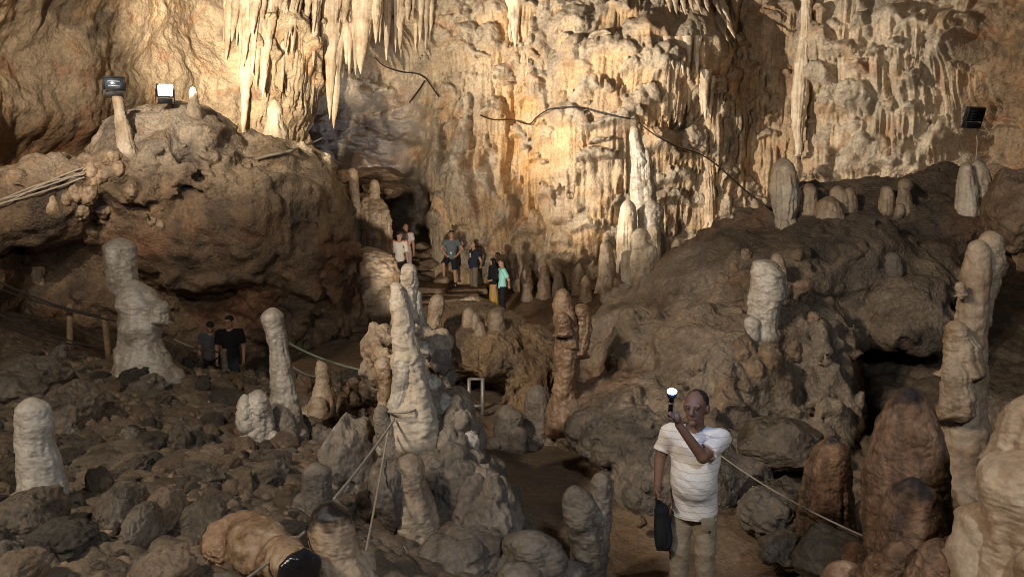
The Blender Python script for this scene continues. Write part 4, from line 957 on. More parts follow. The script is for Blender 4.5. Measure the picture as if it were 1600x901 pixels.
stal(SG, SGC, 'short ringed grey stump in the rubble below the pointed boulder', 'grey', [(7.6, [(722, 480, 504), (735, 472, 516), (760, 470, 520), (800, 468, 524)])], amp=.07, ring=.05)
stal(SG, SGC, 'wet black tipped stalagmite leaning in the near foreground', 'beige', [(4.9, [(782, 494, 532), (800, 484, 548), (830, 480, 554), (870, 486, 566), (905, 494, 590), (925, 496, 600)])], snap=False, down=1.0, sink=.2, amp=.06, cap=.9)
stal(SG, SGC, 'thin hanging leaf shaped stalagmite under the left ledge', 'tan', [(16.2, [(335, 40, 54), (352, 38, 66), (380, 38, 76), (410, 46, 74), (440, 52, 66)])], amp=.08, cap=.8, down=.2)
stal(SG, SGC, 'slim pale post like stalagmite carrying the unlit floodlight', 'cream', [(17.4, [(150, 176, 190), (156, 176, 192), (180, 179, 196), (205, 182, 204), (235, 184, 212)])], feet=False, amp=.07, flute=.05, cap=.2, ring=.02)
stal(SG, SGC, 'little stalagmite on the very crest of the rock outcrop', 'cream', [(17.9, [(136, 298, 305), (144, 296, 308), (156, 297, 309), (166, 293, 312), (178, 288, 316)])], amp=.07)
stal(SG, SGC, 'conical little stalagmite on the ledge of the rock outcrop', 'tan', [(16.3, [(298, 76, 82), (308, 74, 86), (326, 70, 92)])], amp=.08, nseg=40)
for k, (x, y, w) in enumerate([(142, 268, 11), (152, 258, 8), (166, 250, 7), (178, 246, 8), (160, 272, 9), (185, 262, 9), (120, 300, 12), (105, 310, 10), (140, 305, 12), (160, 325, 12), (150, 285, 8), (128, 330, 10), (205, 300, 9), (238, 345, 7), (250, 352, 6)]):
    nub(x, y, w, 17.0, 'knobbly lump among those crusting the ledge of the rock outcrop', 'knobs on the ledge of the rock outcrop', 'tan', k)
stal(SG, SGC, 'bright fluted flowstone stalagmite under the stalactite fringe', 'cream', [(22.6, [(155, 424, 434), (170, 420, 440), (195, 416, 446), (225, 412, 452), (250, 408, 456)])], amp=.09, ring=.05, flute=.06)
stal('cave_column', 'column', 'brown columns dropping beside the dark stair passage', 'tan', [(23.2, [(262, 546, 558), (280, 546, 560), (320, 548, 564), (380, 546, 566), (440, 544, 570)]), (23.4, [(300, 566, 590), (330, 560, 612), (380, 560, 612), (440, 556, 610)], dict(flute=.14)), (23.3, [(280, 580, 590), (300, 576, 594), (340, 572, 596)], dict(down=.1)), (22.8, [(330, 532, 550), (360, 528, 552), (410, 528, 552), (450, 526, 556)])], feet=False, amp=.1, flute=.08)
stal('rock_wedge', 'rock', 'broad brown rock wedge standing at the left of the stone staircase', 'tan', [(22.6, [(385, 560, 590), (410, 552, 612), (450, 548, 614), (480, 546, 616)])], amp=.2, cap=.6, knob=.08)

# --- stalactites hanging from the vault
_r = random.Random(5)
def tite(px, ytop, ytip, w, Y, seed, out=.15, W=None, **kw):
    """a stalactite whose root sits in the wall or vault and whose tip hangs free"""
    ytop = min(ytop, ytip - 40)
    W = W or SOLID[:1]
    Yt = surf(px, max(3, ytop), W) or Y; Yb = (surf(px, ytip, W) or Y); Ym = surf(px, (max(3, ytop) + ytip) / 2, W) or Y
    Yb = min(Yb, Ym, Yt) - M(w * (.25 + out), 24)
    if not (15 < Yb < 31): Yb = Y
    Yt = min(max(Yt + M(w * .5, 24), Yb), Yb + 1.6)
    ln = max(P(px, ytop, Yb)[2] - P(px, ytip, Yb)[2], .2)
    k = dict(amp=.12, flute=.12, cap=.02, down=0, nseg=28, nring=44, lean=(Yt - Yb) / ln); k.update(kw); Y = Yt
    S = [(ytip, px - .4, px + .4), (ytip - (ytip - ytop) * .1, px - w * .2, px + w * .18), (ytip - (ytip - ytop) * .35, px - w * .42, px + w * .4), (ytip - (ytip - ytop) * .65, px - w * .6, px + w * .62), (ytop, px - w * 1.1, px + w * 1.05)]
    return lathe(S, Y, seed, **k)
STAL = [  # x, top, tip, width, distance: the long ones one can tell apart
    (426, 60, 158, 17, 22.4, 'long pointed white stalactite above the fluted stalagmite'), (448, 60, 146, 12, 22.5, 'slender white stalactite right of the long pointed one at left'),
    (395, 75, 220, 22, 22.6, 'broad bright drapery reaching lowest at the left of the fringe'), (410, 70, 145, 12, 22.5, 'short bright stalactite in the left cluster of the fringe'),
    (521, -60, 190, 22, 24.6, 'longest pale stalactite, reaching the bluish alcove'), (528, -60, 205, 26, 25.0, 'grey white column like stalactite just behind the longest one'),
    (570, -50, 122, 30, 25.5, 'broad pale stalactite left of the cable in the alcove'), (497, -60, 100, 14, 24.6, 'thin brown stalactite left of the longest pale one'),
    (545, -60, 105, 17, 24.8, 'short blunt stalactite between the long white ones'), (466, -40, 68, 12, 23.0, 'small white stalactite near the top of the bright wall'),
    (488, -60, 60, 11, 24.2, 'white stalactite with a sharp tip close to the top edge'), (510, -60, 54, 10, 24.3, 'thin white stalactite beside the sharp tipped one'),
    (537, -60, 22, 9, 24.0, 'small stalactite hanging over the longest ones'), (590, -50, 50, 14, 24.8, 'white stalactite at the right of the fringe'),
    (604, -50, 46, 10, 24.8, 'thin stalactite pair member right of the broad pale one'), (627, -40, 82, 14, 24.6, 'isolated pale stalactite hanging above the cable'),
    (640, -40, 40, 12, 24.8, 'stubby stalactite at the right end of the fringe')]
for i, (px, a, b, w, Y, lab) in enumerate(STAL):
    V, Q = tite(px, min(a, -40), b, w, Y, i * 3 + 1, out=.5)
    centred('stalactite', V, Q, MAT['cream'], lab, 'stalactite', 'stalactites of the upper left fringe', np.array([V[:, 0].mean(), V[:, 1].mean(), V[:, 2].max()]))
for i in range(90):
    px = _r.uniform(356, 680); w = _r.uniform(7, 16); Y = _r.uniform(23.6, 25.6) if px > 460 else _r.uniform(22.3, 23.2)
    tip = _r.uniform(15, 95) + 50 * math.exp(-((px - 530) / 60) ** 2) * _r.random() + 60 * math.exp(-((px - 410) / 40) ** 2) * _r.random()
    V, Q = tite(px, -60, tip, w, Y, i + 90, out=_r.uniform(.2, .9))
    centred('stalactite', V, Q, MAT['cream'], 'small cream stalactite in the dense fringe above the bluish alcove', 'stalactite', 'small stalactites of the upper left fringe', np.array([V[:, 0].mean(), V[:, 1].mean(), V[:, 2].max()]))
for i, (x, top, tip, w) in enumerate([(1042, -20, 26, 9), (1052, -20, 30, 8), (1063, -20, 32, 9), (1074, -20, 28, 8), (1084, -20, 34, 9), (1096, -20, 30, 10), (1108, -20, 40, 9), (1118, -20, 52, 10), (1126, 10, 76, 10), (1118, 20, 80, 9), (1052, 56, 118, 9), (1062, 58, 122, 8), (1074, 58, 124, 9), (1088, 58, 120, 9), (1044, 58, 116, 8), (1100, 110, 190, 11), (1108, 120, 186, 10), (805, -30, 85, 16), (797, -30, 70, 12), (1096, 130, 180, 9)]):
    V, Q = tite(x, top, tip, w, 25.4, i + 150)
    centred('stalactite', V, Q, MAT['cream'], 'short fluted stalactite in the row hanging from a dome of the far wall', 'stalactite', 'short stalactites under the domes of the far wall', np.array([V[:, 0].mean(), V[:, 1].mean(), V[:, 2].max()]))

def film(label, frac, soft, seed=1, amt=.95):
    """glossy wet film over the top of a stalagmite"""
    o = [k for k in bpy.data.objects if k.get('label') == label][0]; me = o.data
    co = np.empty(len(me.vertices) * 3, np.float32); me.vertices.foreach_get('co', co); co = co.reshape(-1, 3)
    t = co[:, 2].max() - co[:, 2] + soft * 1.2 * fbm(co[:, 0] * 9 + seed, co[:, 1] * 9, co[:, 2] * 9, 3)
    at = me.attributes.new('film', 'FLOAT', 'POINT'); at.data.foreach_set('value', (amt * sstep(frac + soft, frac - soft, t)).astype(np.float32))
film('wet black tipped stalagmite leaning in the near foreground', .13, .06, amt=.97)
film('shorter wet brown stalagmite with black tip fused to the large brown one', .09, .05, amt=.93)
film('large glossy wet brown pointed stalagmite in the right foreground', .10, .07, amt=.9)
film('dark shadowed stalagmite with a shiny wet tip beside the hanging rope', .05, .04)
# ------------------------------------------------------------------ rubble and single stones
def rock_mesh(name, mat, seed, squash=(1, 1, .75), amp=.22, res=44, kn=0.0, facet=0.0):
    kn = kn + .05
    th = np.linspace(0, 2 * np.pi, res * 2, endpoint=False); ph = np.linspace(0.02, np.pi - 0.02, res)
    PH, TH = np.meshgrid(ph, th, indexing='ij')
    x, y, z = np.sin(PH) * np.cos(TH), np.sin(PH) * np.sin(TH), np.cos(PH); k = seed * 5.3
    d = 1 + amp * fbm(x * .9 + k, y * .9 + k, z * .9, 3) + amp * .42 * fbm(x * 2.6 + k, y * 2.6, z * 2.6 + k, 4) + .05 * ridge(x * 3.5 + k, y * 3.5, z * 3.5, 3)
    if kn: d = d + kn * knobs(worley(x * 1.7 + k, y * 1.7, z * 1.7, seed))
    if facet:
        r = np.random.RandomState(seed); nn = r.normal(size=(9, 3)); nn /= np.linalg.norm(nn, axis=1)[:, None]
        for a in nn:
            dp = x * a[0] + y * a[1] + z * a[2]
            d = np.where(dp > .3, np.minimum(d, (1 - facet) / np.maximum(dp, .3) + .04 * fbm(x * 3 + k, y * 3, z * 3, 3)), d)
    V = np.stack([x * d * squash[0], y * d * squash[1], z * d * squash[2]], -1).reshape(-1, 3)
    n = res * 2; i = np.arange(res * n).reshape(res, n); j = np.roll(i, -1, 1)
    Q = np.stack([i[:-1], i[1:], j[1:], j[:-1]], -1).reshape(-1, 4)
    a = np.arange(0, n, 2)
    V = np.vstack([V, V[:n].mean(0), V[-n:].mean(0)])
    Q = np.vstack([Q, np.stack([0 * a + len(V) - 2, i[0, a], i[0, (a + 1) % n], i[0, (a + 2) % n]], 1), np.stack([i[-1, (a + 2) % n], i[-1, (a + 1) % n], i[-1, a], 0 * a + len(V) - 1], 1)])
    return new_mesh(name, V, Q, MAT[mat])
PROTO = []
for s in range(15):
    mat = ['stone', 'stone_mossy', 'stone', 'stone_tan', 'stone', 'stone_mossy', 'grey'][s % 7]
    PROTO.append(rock_mesh('stone', mat, s + 1, [(1, 1, .8), (1.25, .9, .7), (1, 1.1, 1.0), (.8, .8, 1.25), (1.3, .8, .55)][s % 5], [.34, .28, .4][s % 3], 48, [0.04, .16, .24, 0.1][s % 4], [.1, 0, .16, .24][s % 4]))
KNOB = []
for s in range(6):                             # round headed knobs, narrower below
    me = rock_mesh('knob', ['stone', 'stone_tan', 'grey', 'stone', 'stone_tan', 'stone_mossy'][s], 70 + s, (.8, .8, 1.15), .2, 44, .04)
    co = np.empty(len(me.vertices) * 3, np.float32); me.vertices.foreach_get('co', co); co = co.reshape(-1, 3)
    kz = 1 - .28 * sstep(.5, -.5, co[:, 2] + .2 * noise3(co[:, 0] * 2 + s, co[:, 1] * 2, 0 * co[:, 0])) + .35 * sstep(-.5, -1.1, co[:, 2]); co[:, 0] *= kz; co[:, 1] *= kz
    me.vertices.foreach_set('co', co.ravel()); KNOB.append(me)
PATHSAFE = lambda x, y: float(path_mask(np.array([x]), np.array([y]))[0])
RR = random.Random(23)
placed = []
def put_stone(x, y, r, proto, label, group, sink=.35, mesh=None, name='stone', cat='stone', rot=None, z=None):
    o = bpy.data.objects.new(name, mesh or PROTO[proto]); COL.objects.link(o)
    zz = gz(x, y) if z is None else z
    o.location = (x, y, zz + r * (.75 - sink)); o.scale = (r * RR.uniform(.9, 1.12), r * RR.uniform(.9, 1.12), r * RR.uniform(.85, 1.2))
    o.rotation_euler = rot or (RR.uniform(-.45, .45), RR.uniform(-.45, .45), RR.uniform(0, 6.28))
    tag(o, label, cat, group)
    return o
# boulders one can tell apart
def boulder(px, py, Y, rx, rz, ry, mat, seed, label, amp=.18, facet=0.0, kn=0.0, rot=0.0, name='boulder', cat='boulder', res=80, sq=1.0):
    c = P(px, py, Y); me = rock_mesh(name, mat, seed, (M(rx, Y), ry, M(rz, Y)), amp, res, kn, facet)
    o = link(name, me, None, c); o.rotation_euler = (0, rot, 0)
    return tag(o, label, cat)
boulder(246, 598, 11.6, 58, 36, .5, 'stone_tan', 31, 'large angular brown boulder leaning at the foot of the tall knob headed stalagmite', .12, .22, 0, .25)
boulder(40, 600, 9.6, 66, 44, .6, 'stone', 32, 'big mossy dark boulder at the left edge behind the white stalagmite', .2, .1)
boulder(108, 640, 8.8, 40, 42, .45, 'stone', 33, 'grey boulder leaning right of the white standing stalagmite', .16, .12)
boulder(545, 720, 7.6, 48, 66, .45, 'grey', 34, 'dark pointed boulder left of the middle mound', .2, .1, .1)
boulder(185, 722, 7.6, 56, 26, .38, 'stone', 35, 'long low brown boulder in the middle of the rubble', .2, 0, .1)
boulder(320, 730, 7.4, 46, 25, .34, 'stone_tan', 36, 'lumpy tan crusted boulder right of the long low one', .22, 0, .25)
boulder(95, 850, 4.9, 42, 30, .24, 'stone_mossy', 37, 'dark mossy clump of rock in the near left corner', .22, 0, .25)
boulder(45, 815, 5.2, 44, 50, .34, 'stone', 38, 'greenish rounded boulder below the white standing stalagmite', .16)
boulder(190, 800, 5.6, 32, 44, .28, 'stone', 39, 'egg shaped brown boulder, taller of the near trio', .12)
boulder(258, 803, 5.6, 28, 40, .26, 'stone_tan', 40, 'smooth egg shaped boulder with a violet tinge beside the taller egg', .1)
boulder(222, 826, 5.2, 22, 36, .22, 'stone', 41, 'narrow egg shaped stone in front of the near trio', .1)
boulder(305, 830, 5.6, 46, 36, .32, 'stone', 42, 'dull brown boulder right of the egg shaped trio', .18, .1)
boulder(250, 895, 4.5, 40, 30, .24, 'stone_tan', 44, 'orange patched boulder at the bottom edge', .2, 0, .1)
boulder(25, 900, 4.2, 36, 34, .24, 'stone_tan', 45, 'brown boulder in the bottom left corner', .2)
boulder(375, 845, 5.2, 52, 34, .32, 'amber', 48, 'rusty brown boulder behind the striped block', .2)
boulder(612, 770, 6.6, 30, 48, .28, 'grey', 46, 'grey boulder tucked against the thick beige stalagmite', .2, .1)
boulder(760, 805, 6.9, 46, 60, .4, 'grey', 47, 'dark coarse boulder on the right foot of the middle mound', .2, 0, .2)
boulder(720, 880, 6.1, 60, 40, .4, 'grey', 49, 'dark crusted boulder at the bottom edge below the mound', .2, 0, .2)
boulder(1000, 815, 7.9, 10, 9, .08, 'stone_tan', 50, 'small pale stone on the path left of the man with the torch', .2, .1, name='stone', cat='stone', res=40)
boulder(1200, 800, 7.8, 42, 34, .3, 'grey', 51, 'rough dark rock right of the man with the torch', .2, 0, .2)
boulder(1215, 690, 9.4, 70, 40, .5, 'stone', 52, 'dark rock ledge in the shade behind the right rope', .2, .1)
boulder(1230, 860, 6.9, 40, 22, .26, 'stone', 53, 'low dark stone at the edge of the path on the right', .2, 0, .15)
boulder(1300, 870, 6.5, 60, 46, .32, 'stone_mossy', 54, 'dark mossy boulder in front of the shadowed stalagmite', .18, .1)
boulder(1590, 330, 13.5, 44, 60, .6, 'stone_tan', 56, 'brown hump of rock at the right edge below the flowstone', .18)
boulder(1575, 700, 9.0, 44, 70, .5, 'stone', 57, 'dark rough boulder at the right edge behind the pale stalagmite', .2, 0, .2)
boulder(1180, 775, 8.6, 22, 30, .2, 'dark_wet', 58, 'black wet rock in the shade right of the man with the torch', .2)
# striped block with a black wet cut, and black wet cap of the leaning stalagmite
MAT['block'] = rock_mat('orange_banded_calcite', [(0.12, 0.06, 0.03), (0.36, 0.23, 0.13), (0.48, 0.35, 0.23)], 7.0, 26.0, .4, .55, speck=.35, bdist=.012)
def fallen_block():
    a, b = P(390, 848, 4.9), P(468, 890, 4.3)
    f = Field(np.minimum(a, b) - .4, np.maximum(a, b) + .4, .012)
    f.cone(a, b, .15, .128, .02, cut=True); f.ell(a + (b - a) * .3, (.165, .165, .155), .1)
    f.rough(lambda x, y, z: .03 * fbm(x * 5, y * 5, z * 5, 3) + .006 * noise3(x * 40, y * 12, z * 12) + .01 * fbm(x * 16, y * 16, z * 16, 3), .05)
    V, Q = f.mesh()
    o = centred('fallen_stalagmite', V, Q, MAT['block'], 'broken off stalagmite lying on its side with a striped orange skin and black wet end', 'stalagmite')
    f = Field(b - .4, b + .4, .012); d = (b - a) / np.linalg.norm(b - a)
    f.ell(b + d * .02, (.13, .045, .122), .01, rot=(0, 0, math.atan2(d[1], d[0]) + 1.57))
    f.rough(lambda x, y, z: .022 * fbm(x * 7, y * 7, z * 7, 3), .04)
    V, Q = f.mesh(); c = link('wet_end', new_mesh('wet_end', V - np.array(o.location), Q, MAT['dark_wet']), o)
fallen_block()

def scatter(n, region, rmin, rmax, label, group, protos, mind=.8, sink=.35, tries=60, knob=False):
    c = 0
    for _ in range(n * tries):
        if c >= n: break
        px = RR.uniform(region[0], region[1]); Y = RR.uniform(region[2], region[3])
        x = (px - 800) / F_PX * Y; r = rmin + (rmax - rmin) * RR.random() ** 2.0
        if PATHSAFE(x, Y) > .15: continue
        if any((x - a) ** 2 + (Y - b) ** 2 < (mind * (r + s)) ** 2 for a, b, s in placed): continue
        placed.append((x, Y, r)); c += 1
        put_stone(x, Y, r, RR.choice(protos), label, group, sink, *((RR.choice(KNOB), 'knob', 'stone', (RR.uniform(-.25, .25), RR.uniform(-.25, .25), RR.uniform(0, 6))) if knob else ()))
scatter(26, (-40, 590, 4.7, 7.5), .06, .14, 'round headed knob standing up among the near rubble stones', 'knobs among the near rubble', [0], .7, .05, knob=True)
scatter(44, (-40, 600, 7.5, 13.0), .07, .17, 'round headed knob standing up among the farther rubble stones', 'knobs among the farther rubble', [0], .7, .05, knob=True)
scatter(80, (-40, 590, 4.6, 6.6), .05, .15, 'dull rounded stone in the nearest rubble at the bottom left', 'stones of the near rubble', range(15), .66)
scatter(85, (-40, 590, 6.6, 9.0), .06, .19, 'brownish rounded stone in the middle of the left rubble field', 'stones of the middle rubble', range(15), .62)
scatter(75, (-40, 600, 9.0, 13.4), .07, .22, 'small worn stone in the farther rubble before the rope fence', 'stones of the far rubble', range(15), .62)
scatter(14, (660, 830, 12.2, 15.5), .06, .2, 'small stone beside the clay path near the metal rail', 'stones beside the path', range(15), .7)
scatter(14, (1150, 1330, 6.2, 9.0), .06, .2, 'dark stone scattered at the right side of the path', 'stones right of the path', [0, 2, 4, 7, 9], .8)
scatter(14, (1330, 1640, 4.6, 8.6), .08, .26, 'dark stone between the right foreground stalagmites', 'stones among the right stalagmites', [0, 2, 4, 7, 9], .8)
# the gravel between the stones: nobody could count it
def gravel():
    base = []
    for s in range(6):
        me = rock_mesh('g', 'stone', 200 + s, [(1, 1, .8), (1.2, .9, .7), (.9, 1, 1)][s % 3], .35, 12, .05, .1)
        co = np.empty(len(me.vertices) * 3, np.float32); me.vertices.foreach_get('co', co); q = np.empty(len(me.loops), np.int32); me.loops.foreach_get('vertex_index', q)
        base.append((co.reshape(-1, 3), q.reshape(-1, 4))); bpy.data.meshes.remove(me)
    rs = np.random.RandomState(9); parts = []; cols = []
    for i in range(2600):
        k = rs.rand()
        if k < .80: px, Y = rs.uniform(-60, 640), rs.uniform(4.4, 13.5)
        elif k < .9: px, Y = rs.uniform(830, 1010), rs.uniform(8.2, 10.6)
        else: px, Y = rs.uniform(1130, 1640), rs.uniform(4.6, 9.5)
        x = (px - 800) / F_PX * Y
        if PATHSAFE(x, Y) > .35: continue
        r = .018 + .05 * rs.rand() ** 2 + .002 * Y; an = rs.uniform(0, 6.28); co, q = base[rs.randint(6)]
        R = np.array(Euler((rs.uniform(-1, 1), rs.uniform(-1, 1), an)).to_matrix())
        parts.append((co @ R.T * r + [x, Y, 0], q)); t = rs.rand(); v = rs.uniform(.55, 1.25)
        cols.append(np.tile(np.array([.19, .145, .10] if t < .6 else ([.27, .19, .12] if t < .85 else [.12, .105, .085])) * v, (len(co), 1)))
    V, Q = merge(parts); z = ground_z(V[:, 0], V[:, 1])
    V[:, 2] += z + .045
    o = link('gravel', new_mesh('gravel', V, Q, MAT['ground'], np.concatenate(cols))); tag(o, 'gravel and pebbles filling the gaps between the rubble stones', 'gravel', kind='stuff')
gravel()
# ------------------------------------------------------------------ people
SKIN = plain_mat('skin_tan', (0.36, 0.2, 0.13), .55, var=.08)
SKIN_D = plain_mat('skin_dark', (0.15, 0.075, 0.045), .65, var=.08)
HAIR = plain_mat('black_hair', (0.018, 0.014, 0.012), .6, var=.3, scale=120)
def cloth(name, col, var=.12): return plain_mat(name, col, .85, var=var, scale=60, bump=.15, spec=.2)
def striped(name, base, line, step, width):
    m = cloth(name, base, .06); nt = m.node_tree; L = nt.links; b = nt.nodes['Principled BSDF']
    src = b.inputs['Base Color'].links[0].from_socket
    tc = _n(nt, 'ShaderNodeTexCoord'); sx = _n(nt, 'ShaderNodeSeparateXYZ'); L.new(tc.outputs['Object'], sx.inputs[0])
    dv = _n(nt, 'ShaderNodeMath', operation='DIVIDE'); L.new(sx.outputs['Z'], dv.inputs[0]); dv.inputs[1].default_value = step
    fr = _n(nt, 'ShaderNodeMath', operation='FRACT'); L.new(dv.outputs[0], fr.inputs[0])
    lt = _n(nt, 'ShaderNodeMath', operation='LESS_THAN'); L.new(fr.outputs[0], lt.inputs[0]); lt.inputs[1].default_value = width
    mx = _n(nt, 'ShaderNodeMix', data_type='RGBA'); L.new(lt.outputs[0], mx.inputs['Factor']); L.new(src, mx.inputs['A']); mx.inputs['B'].default_value = c4(line)
    L.new(mx.outputs['Result'], b.inputs['Base Color'])
    return m
V3 = lambda *a: np.array(a, float)
def hand(f, W, d, side, pn, s, curl=.5, thumb=1):
    """palm, four unequal bent fingers and a thumb; d along the hand, side towards the index finger, pn the way the fingers close"""
    d, side, pn = [v / np.linalg.norm(v) for v in (d, side, pn)]
    pc = W + d * .048 * s
    f.cone(W, W + d * .075 * s, .022 * s, .03 * s, .012 * s)
    f.cone(pc - side * .016 * s, pc + side * .016 * s, .022 * s, .024 * s, .015 * s)
    for q, ln in zip((1.5, .5, -.5, -1.5), (.036, .041, .038, .030)):
        a = W + d * .085 * s + side * q * .0185 * s
        b = a + (d * math.cos(curl) + pn * math.sin(curl)) * ln * s
        c = b + (d * math.cos(curl * 2.2) + pn * math.sin(curl * 2.2)) * ln * .85 * s
        f.cone(a - d * .02 * s, b, .0105 * s, .0098 * s, .004 * s); f.cone(b, c, .0098 * s, .0085 * s, .003 * s)
    a = W + d * .03 * s + side * .022 * s; b = a + (side * .7 + d * .7 + pn * .2) * .042 * s; c = b + (d * .8 + pn * .6 - side * .1) * .034 * s
    f.cone(a, b, .014 * s, .0115 * s, .008 * s); f.cone(b, c, .0115 * s, .0095 * s, .003 * s)
def person(label, loc, rz, H, skin=SKIN, hair='short', shirt=None, legs=None, leglen='long', J=None, yaw=0, tilt=0, belly=0., res=.0095, sleeve=.55, shoe=None, build=1.0, group=None, head=1.0, curl=.6, hands=None, hairmat=None, hem=.49):
    root = empty('person', loc, rz); tag(root, label, 'person', group)
    j = dict(pel=V3(0, 0, .52), nk=V3(0, .008, .83), hd=V3(0, -.012, .932))
    for n, s in (('l', -1), ('r', 1)):
        j['s' + n] = V3(s * .105 * build, .0, .803); j['e' + n] = V3(s * .135 * build, .01, .625); j['w' + n] = V3(s * .135 * build, -.03, .475)
        j['h' + n] = V3(s * .05, 0, .5); j['k' + n] = V3(s * .058, -.015, .275); j['a' + n] = V3(s * .062, .015, .045)
    j.update(J or {})
    j = {k: v * H for k, v in j.items()}
    pts = np.array(list(j.values())); lo = pts.min(0) - .24; hi = pts.max(0) + .24; lo[2] = min(lo[2], -.02)
    def field(r=res): return Field(lo, hi, r)
    Rh = np.array(Euler((tilt, 0, yaw)).to_matrix()); s = H * head
    hp = lambda x, y, z: j['hd'] + Rh @ (V3(x, y, z) * s)
    up = j['nk'] - j['pel']
    tor = lambda t, x=0, y=0: j['pel'] + up * t + V3(x * H, y * H, 0)
    # ---- body: one continuous surface
    f = field(); b = build
    def torso(f, g):
        f.ell(tor(.62), (.098 * H * b + g, .062 * H * b + g, .12 * H + g), .03)
        f.cone(tor(.06), tor(.5), .072 * H * b + g, .076 * H * b + g, .03, flat=.78)
        f.cone(j['sl'] * .92 + tor(.9) * .08, j['sr'] * .92 + tor(.9) * .08, .034 * H + g, .034 * H + g, .05)
        f.ell(tor(-.02), (.088 * H * b + g, .062 * H * b + g, .065 * H + g), .03)
        if belly: f.ell(tor(.27, 0, -.03), (.088 * H * b + g, (.062 + belly) * H + g, .105 * H + g), .05)
    torso(f, 0)
    f.cone(tor(.93), hp(0, .006, -.035), .036 * H, .032 * H, .03)
    f.ell(hp(0, .004, .012), (.0435 * s, .054 * s, .056 * s), .01, rot=(tilt, 0, yaw)); f.ell(hp(0, -.014, -.028), (.034 * s, .038 * s, .04 * s), .03, rot=(tilt, 0, yaw))
    f.cone(hp(0, -.05, .012), hp(0, -.062, -.010), .006 * s, .0105 * s, .008); f.cone(hp(-.013, -.047, -.033), hp(.013, -.047, -.033), .006 * s, .006 * s, .004)
    f.cone(hp(-.024, -.045, .02), hp(.024, -.045, .02), .008 * s, .008 * s, .012); f.ell(hp(0, -.046, -.055), (.014 * s, .01 * s, .011 * s), .012)
    for q in (-1, 1):
        f.ell(hp(q * .0455, .006, -.004), (.008 * s, .014 * s, .02 * s), .005, rot=(tilt, 0, yaw))
        f.carve(hp(q * .018, -.056, .008), (.0095 * s, .007 * s, .005 * s), .006)
    for n in 'lr':
        f.cone(j['s' + n], j['e' + n], .033 * H, .026 * H, .02); f.cone(j['e' + n], j['w' + n], .026 * H, .017 * H, .012)
        sg = -1 if n == 'l' else 1
        d = j['w' + n] - j['e' + n]; d = d / np.linalg.norm(d)
        hd_ = (hands or {}).get(n)
        if hd_: hand(f, j['w' + n], hd_[0], hd_[1], hd_[2], H / 1.75, hd_[3])
        else: hand(f, j['w' + n], d + V3(0, -.15, 0), V3(0, -1, .15), V3(-sg, 0, 0), H / 1.75, curl)
        f.cone(j['h' + n], j['k' + n], .05 * H, .034 * H, .02); f.cone(j['k' + n], j['a' + n], .034 * H, .021 * H, .015)
        f.cone(j['a' + n] + V3(0, .01, -.02) * H, j['a' + n] + V3(0, -.085, -.03) * H, .02 * H, .017 * H, .01)
    V, Q = f.mesh(); link('body', new_mesh('body', V, Q, skin), root)
    # ---- eyes
    eye = []
    for q in (-1, 1):
        f = Field(hp(q * .018, -.047, .008) - .03, hp(q * .018, -.047, .008) + .03, .0035); f.ell(hp(q * .018, -.0465, .0085), (.0075 * s,) * 3, .001); V, Q = f.mesh(); link('eye', new_mesh('eye', V, Q, MAT_EYE), root)
    # ---- hair
    if hair:
        f = Field(j['hd'] - .3, j['hd'] + .3, .008)
        if hair == 'short':
            f.ell(hp(0, .012, .022), (.047 * s, .055 * s, .054 * s), .01, rot=(tilt, 0, yaw)); f.ell(hp(0, -.02, .055), (.038 * s, .03 * s, .019 * s), .015)
            f.carve(hp(0, -.062, -.012), (.05 * s, .046 * s, .048 * s), .01); f.carve(hp(0, 0, -.075), (.07 * s, .075 * s, .06 * s), .01)
        elif hair == 'bald':
            f.ell(hp(0, .02, -.004), (.0475 * s, .048 * s, .036 * s), .01, rot=(tilt, 0, yaw)); f.ell(hp(0, .014, .018), (.0455 * s, .052 * s, .052 * s), .01, rot=(tilt, 0, yaw)); f.carve(hp(0, -.07, .01), (.055 * s, .07 * s, .07 * s), .005); f.carve(hp(0, 0, -.082), (.07 * s, .075 * s, .06 * s), .01)
        elif hair == 'hijab':
            f.ell(hp(0, .008, .012), (.054 * s, .063 * s, .066 * s), .01, rot=(tilt, 0, yaw)); f.cone(hp(0, .01, -.03), tor(.8, 0, 0), .05 * s, .1 * s, .04, flat=.8)
            f.carve(hp(0, -.07, -.008), (.031 * s, .045 * s, .043 * s), .006)
        elif hair == 'cap':
            f.ell(hp(0, .006, .03), (.05 * s, .06 * s, .045 * s), .01, rot=(tilt, 0, yaw)); f.carve(hp(0, 0, -.035), (.08 * s, .09 * s, .05 * s), .005); f.cone(hp(-.02, -.07, .02), hp(.02, -.07, .02), .012 * s, .012 * s, .01); f.cone(hp(-.02, -.09, .016), hp(.02, -.09, .016), .008 * s, .008 * s, .015)
        f.rough(lambda x, y, z: .006 * fbm(x * 30, y * 30, z * 30, 3), .02)
        V, Q = f.mesh(); link({'hijab': 'headscarf', 'cap': 'cap'}.get(hair, 'hair'), new_mesh('hair', V, Q, hairmat or HAIR), root)
    # ---- shirt
    if shirt:
        f = field(); torso(f, .011)
        for n in 'lr':
            a = j['s' + n]; e = a + (j['e' + n] - a) * min(sleeve, 1); f.cone(a, e, .041 * H, .043 * H, .035, cut=sleeve < 1)
            if sleeve >= 1: f.cone(j['e' + n], j['e' + n] + (j['w' + n] - j['e' + n]) * .95, .036 * H, .026 * H, .02, cut=True)
        f.cone(tor(.1), V3(j['pel'][0], j['pel'][1], (hem - .04) * H), .084 * H * b + .012, .09 * H * b + .014, .03, flat=.8)
        f.below(hem * H); f.carve(tor(1.06), (.046 * H, .05 * H, .055 * H), .01)
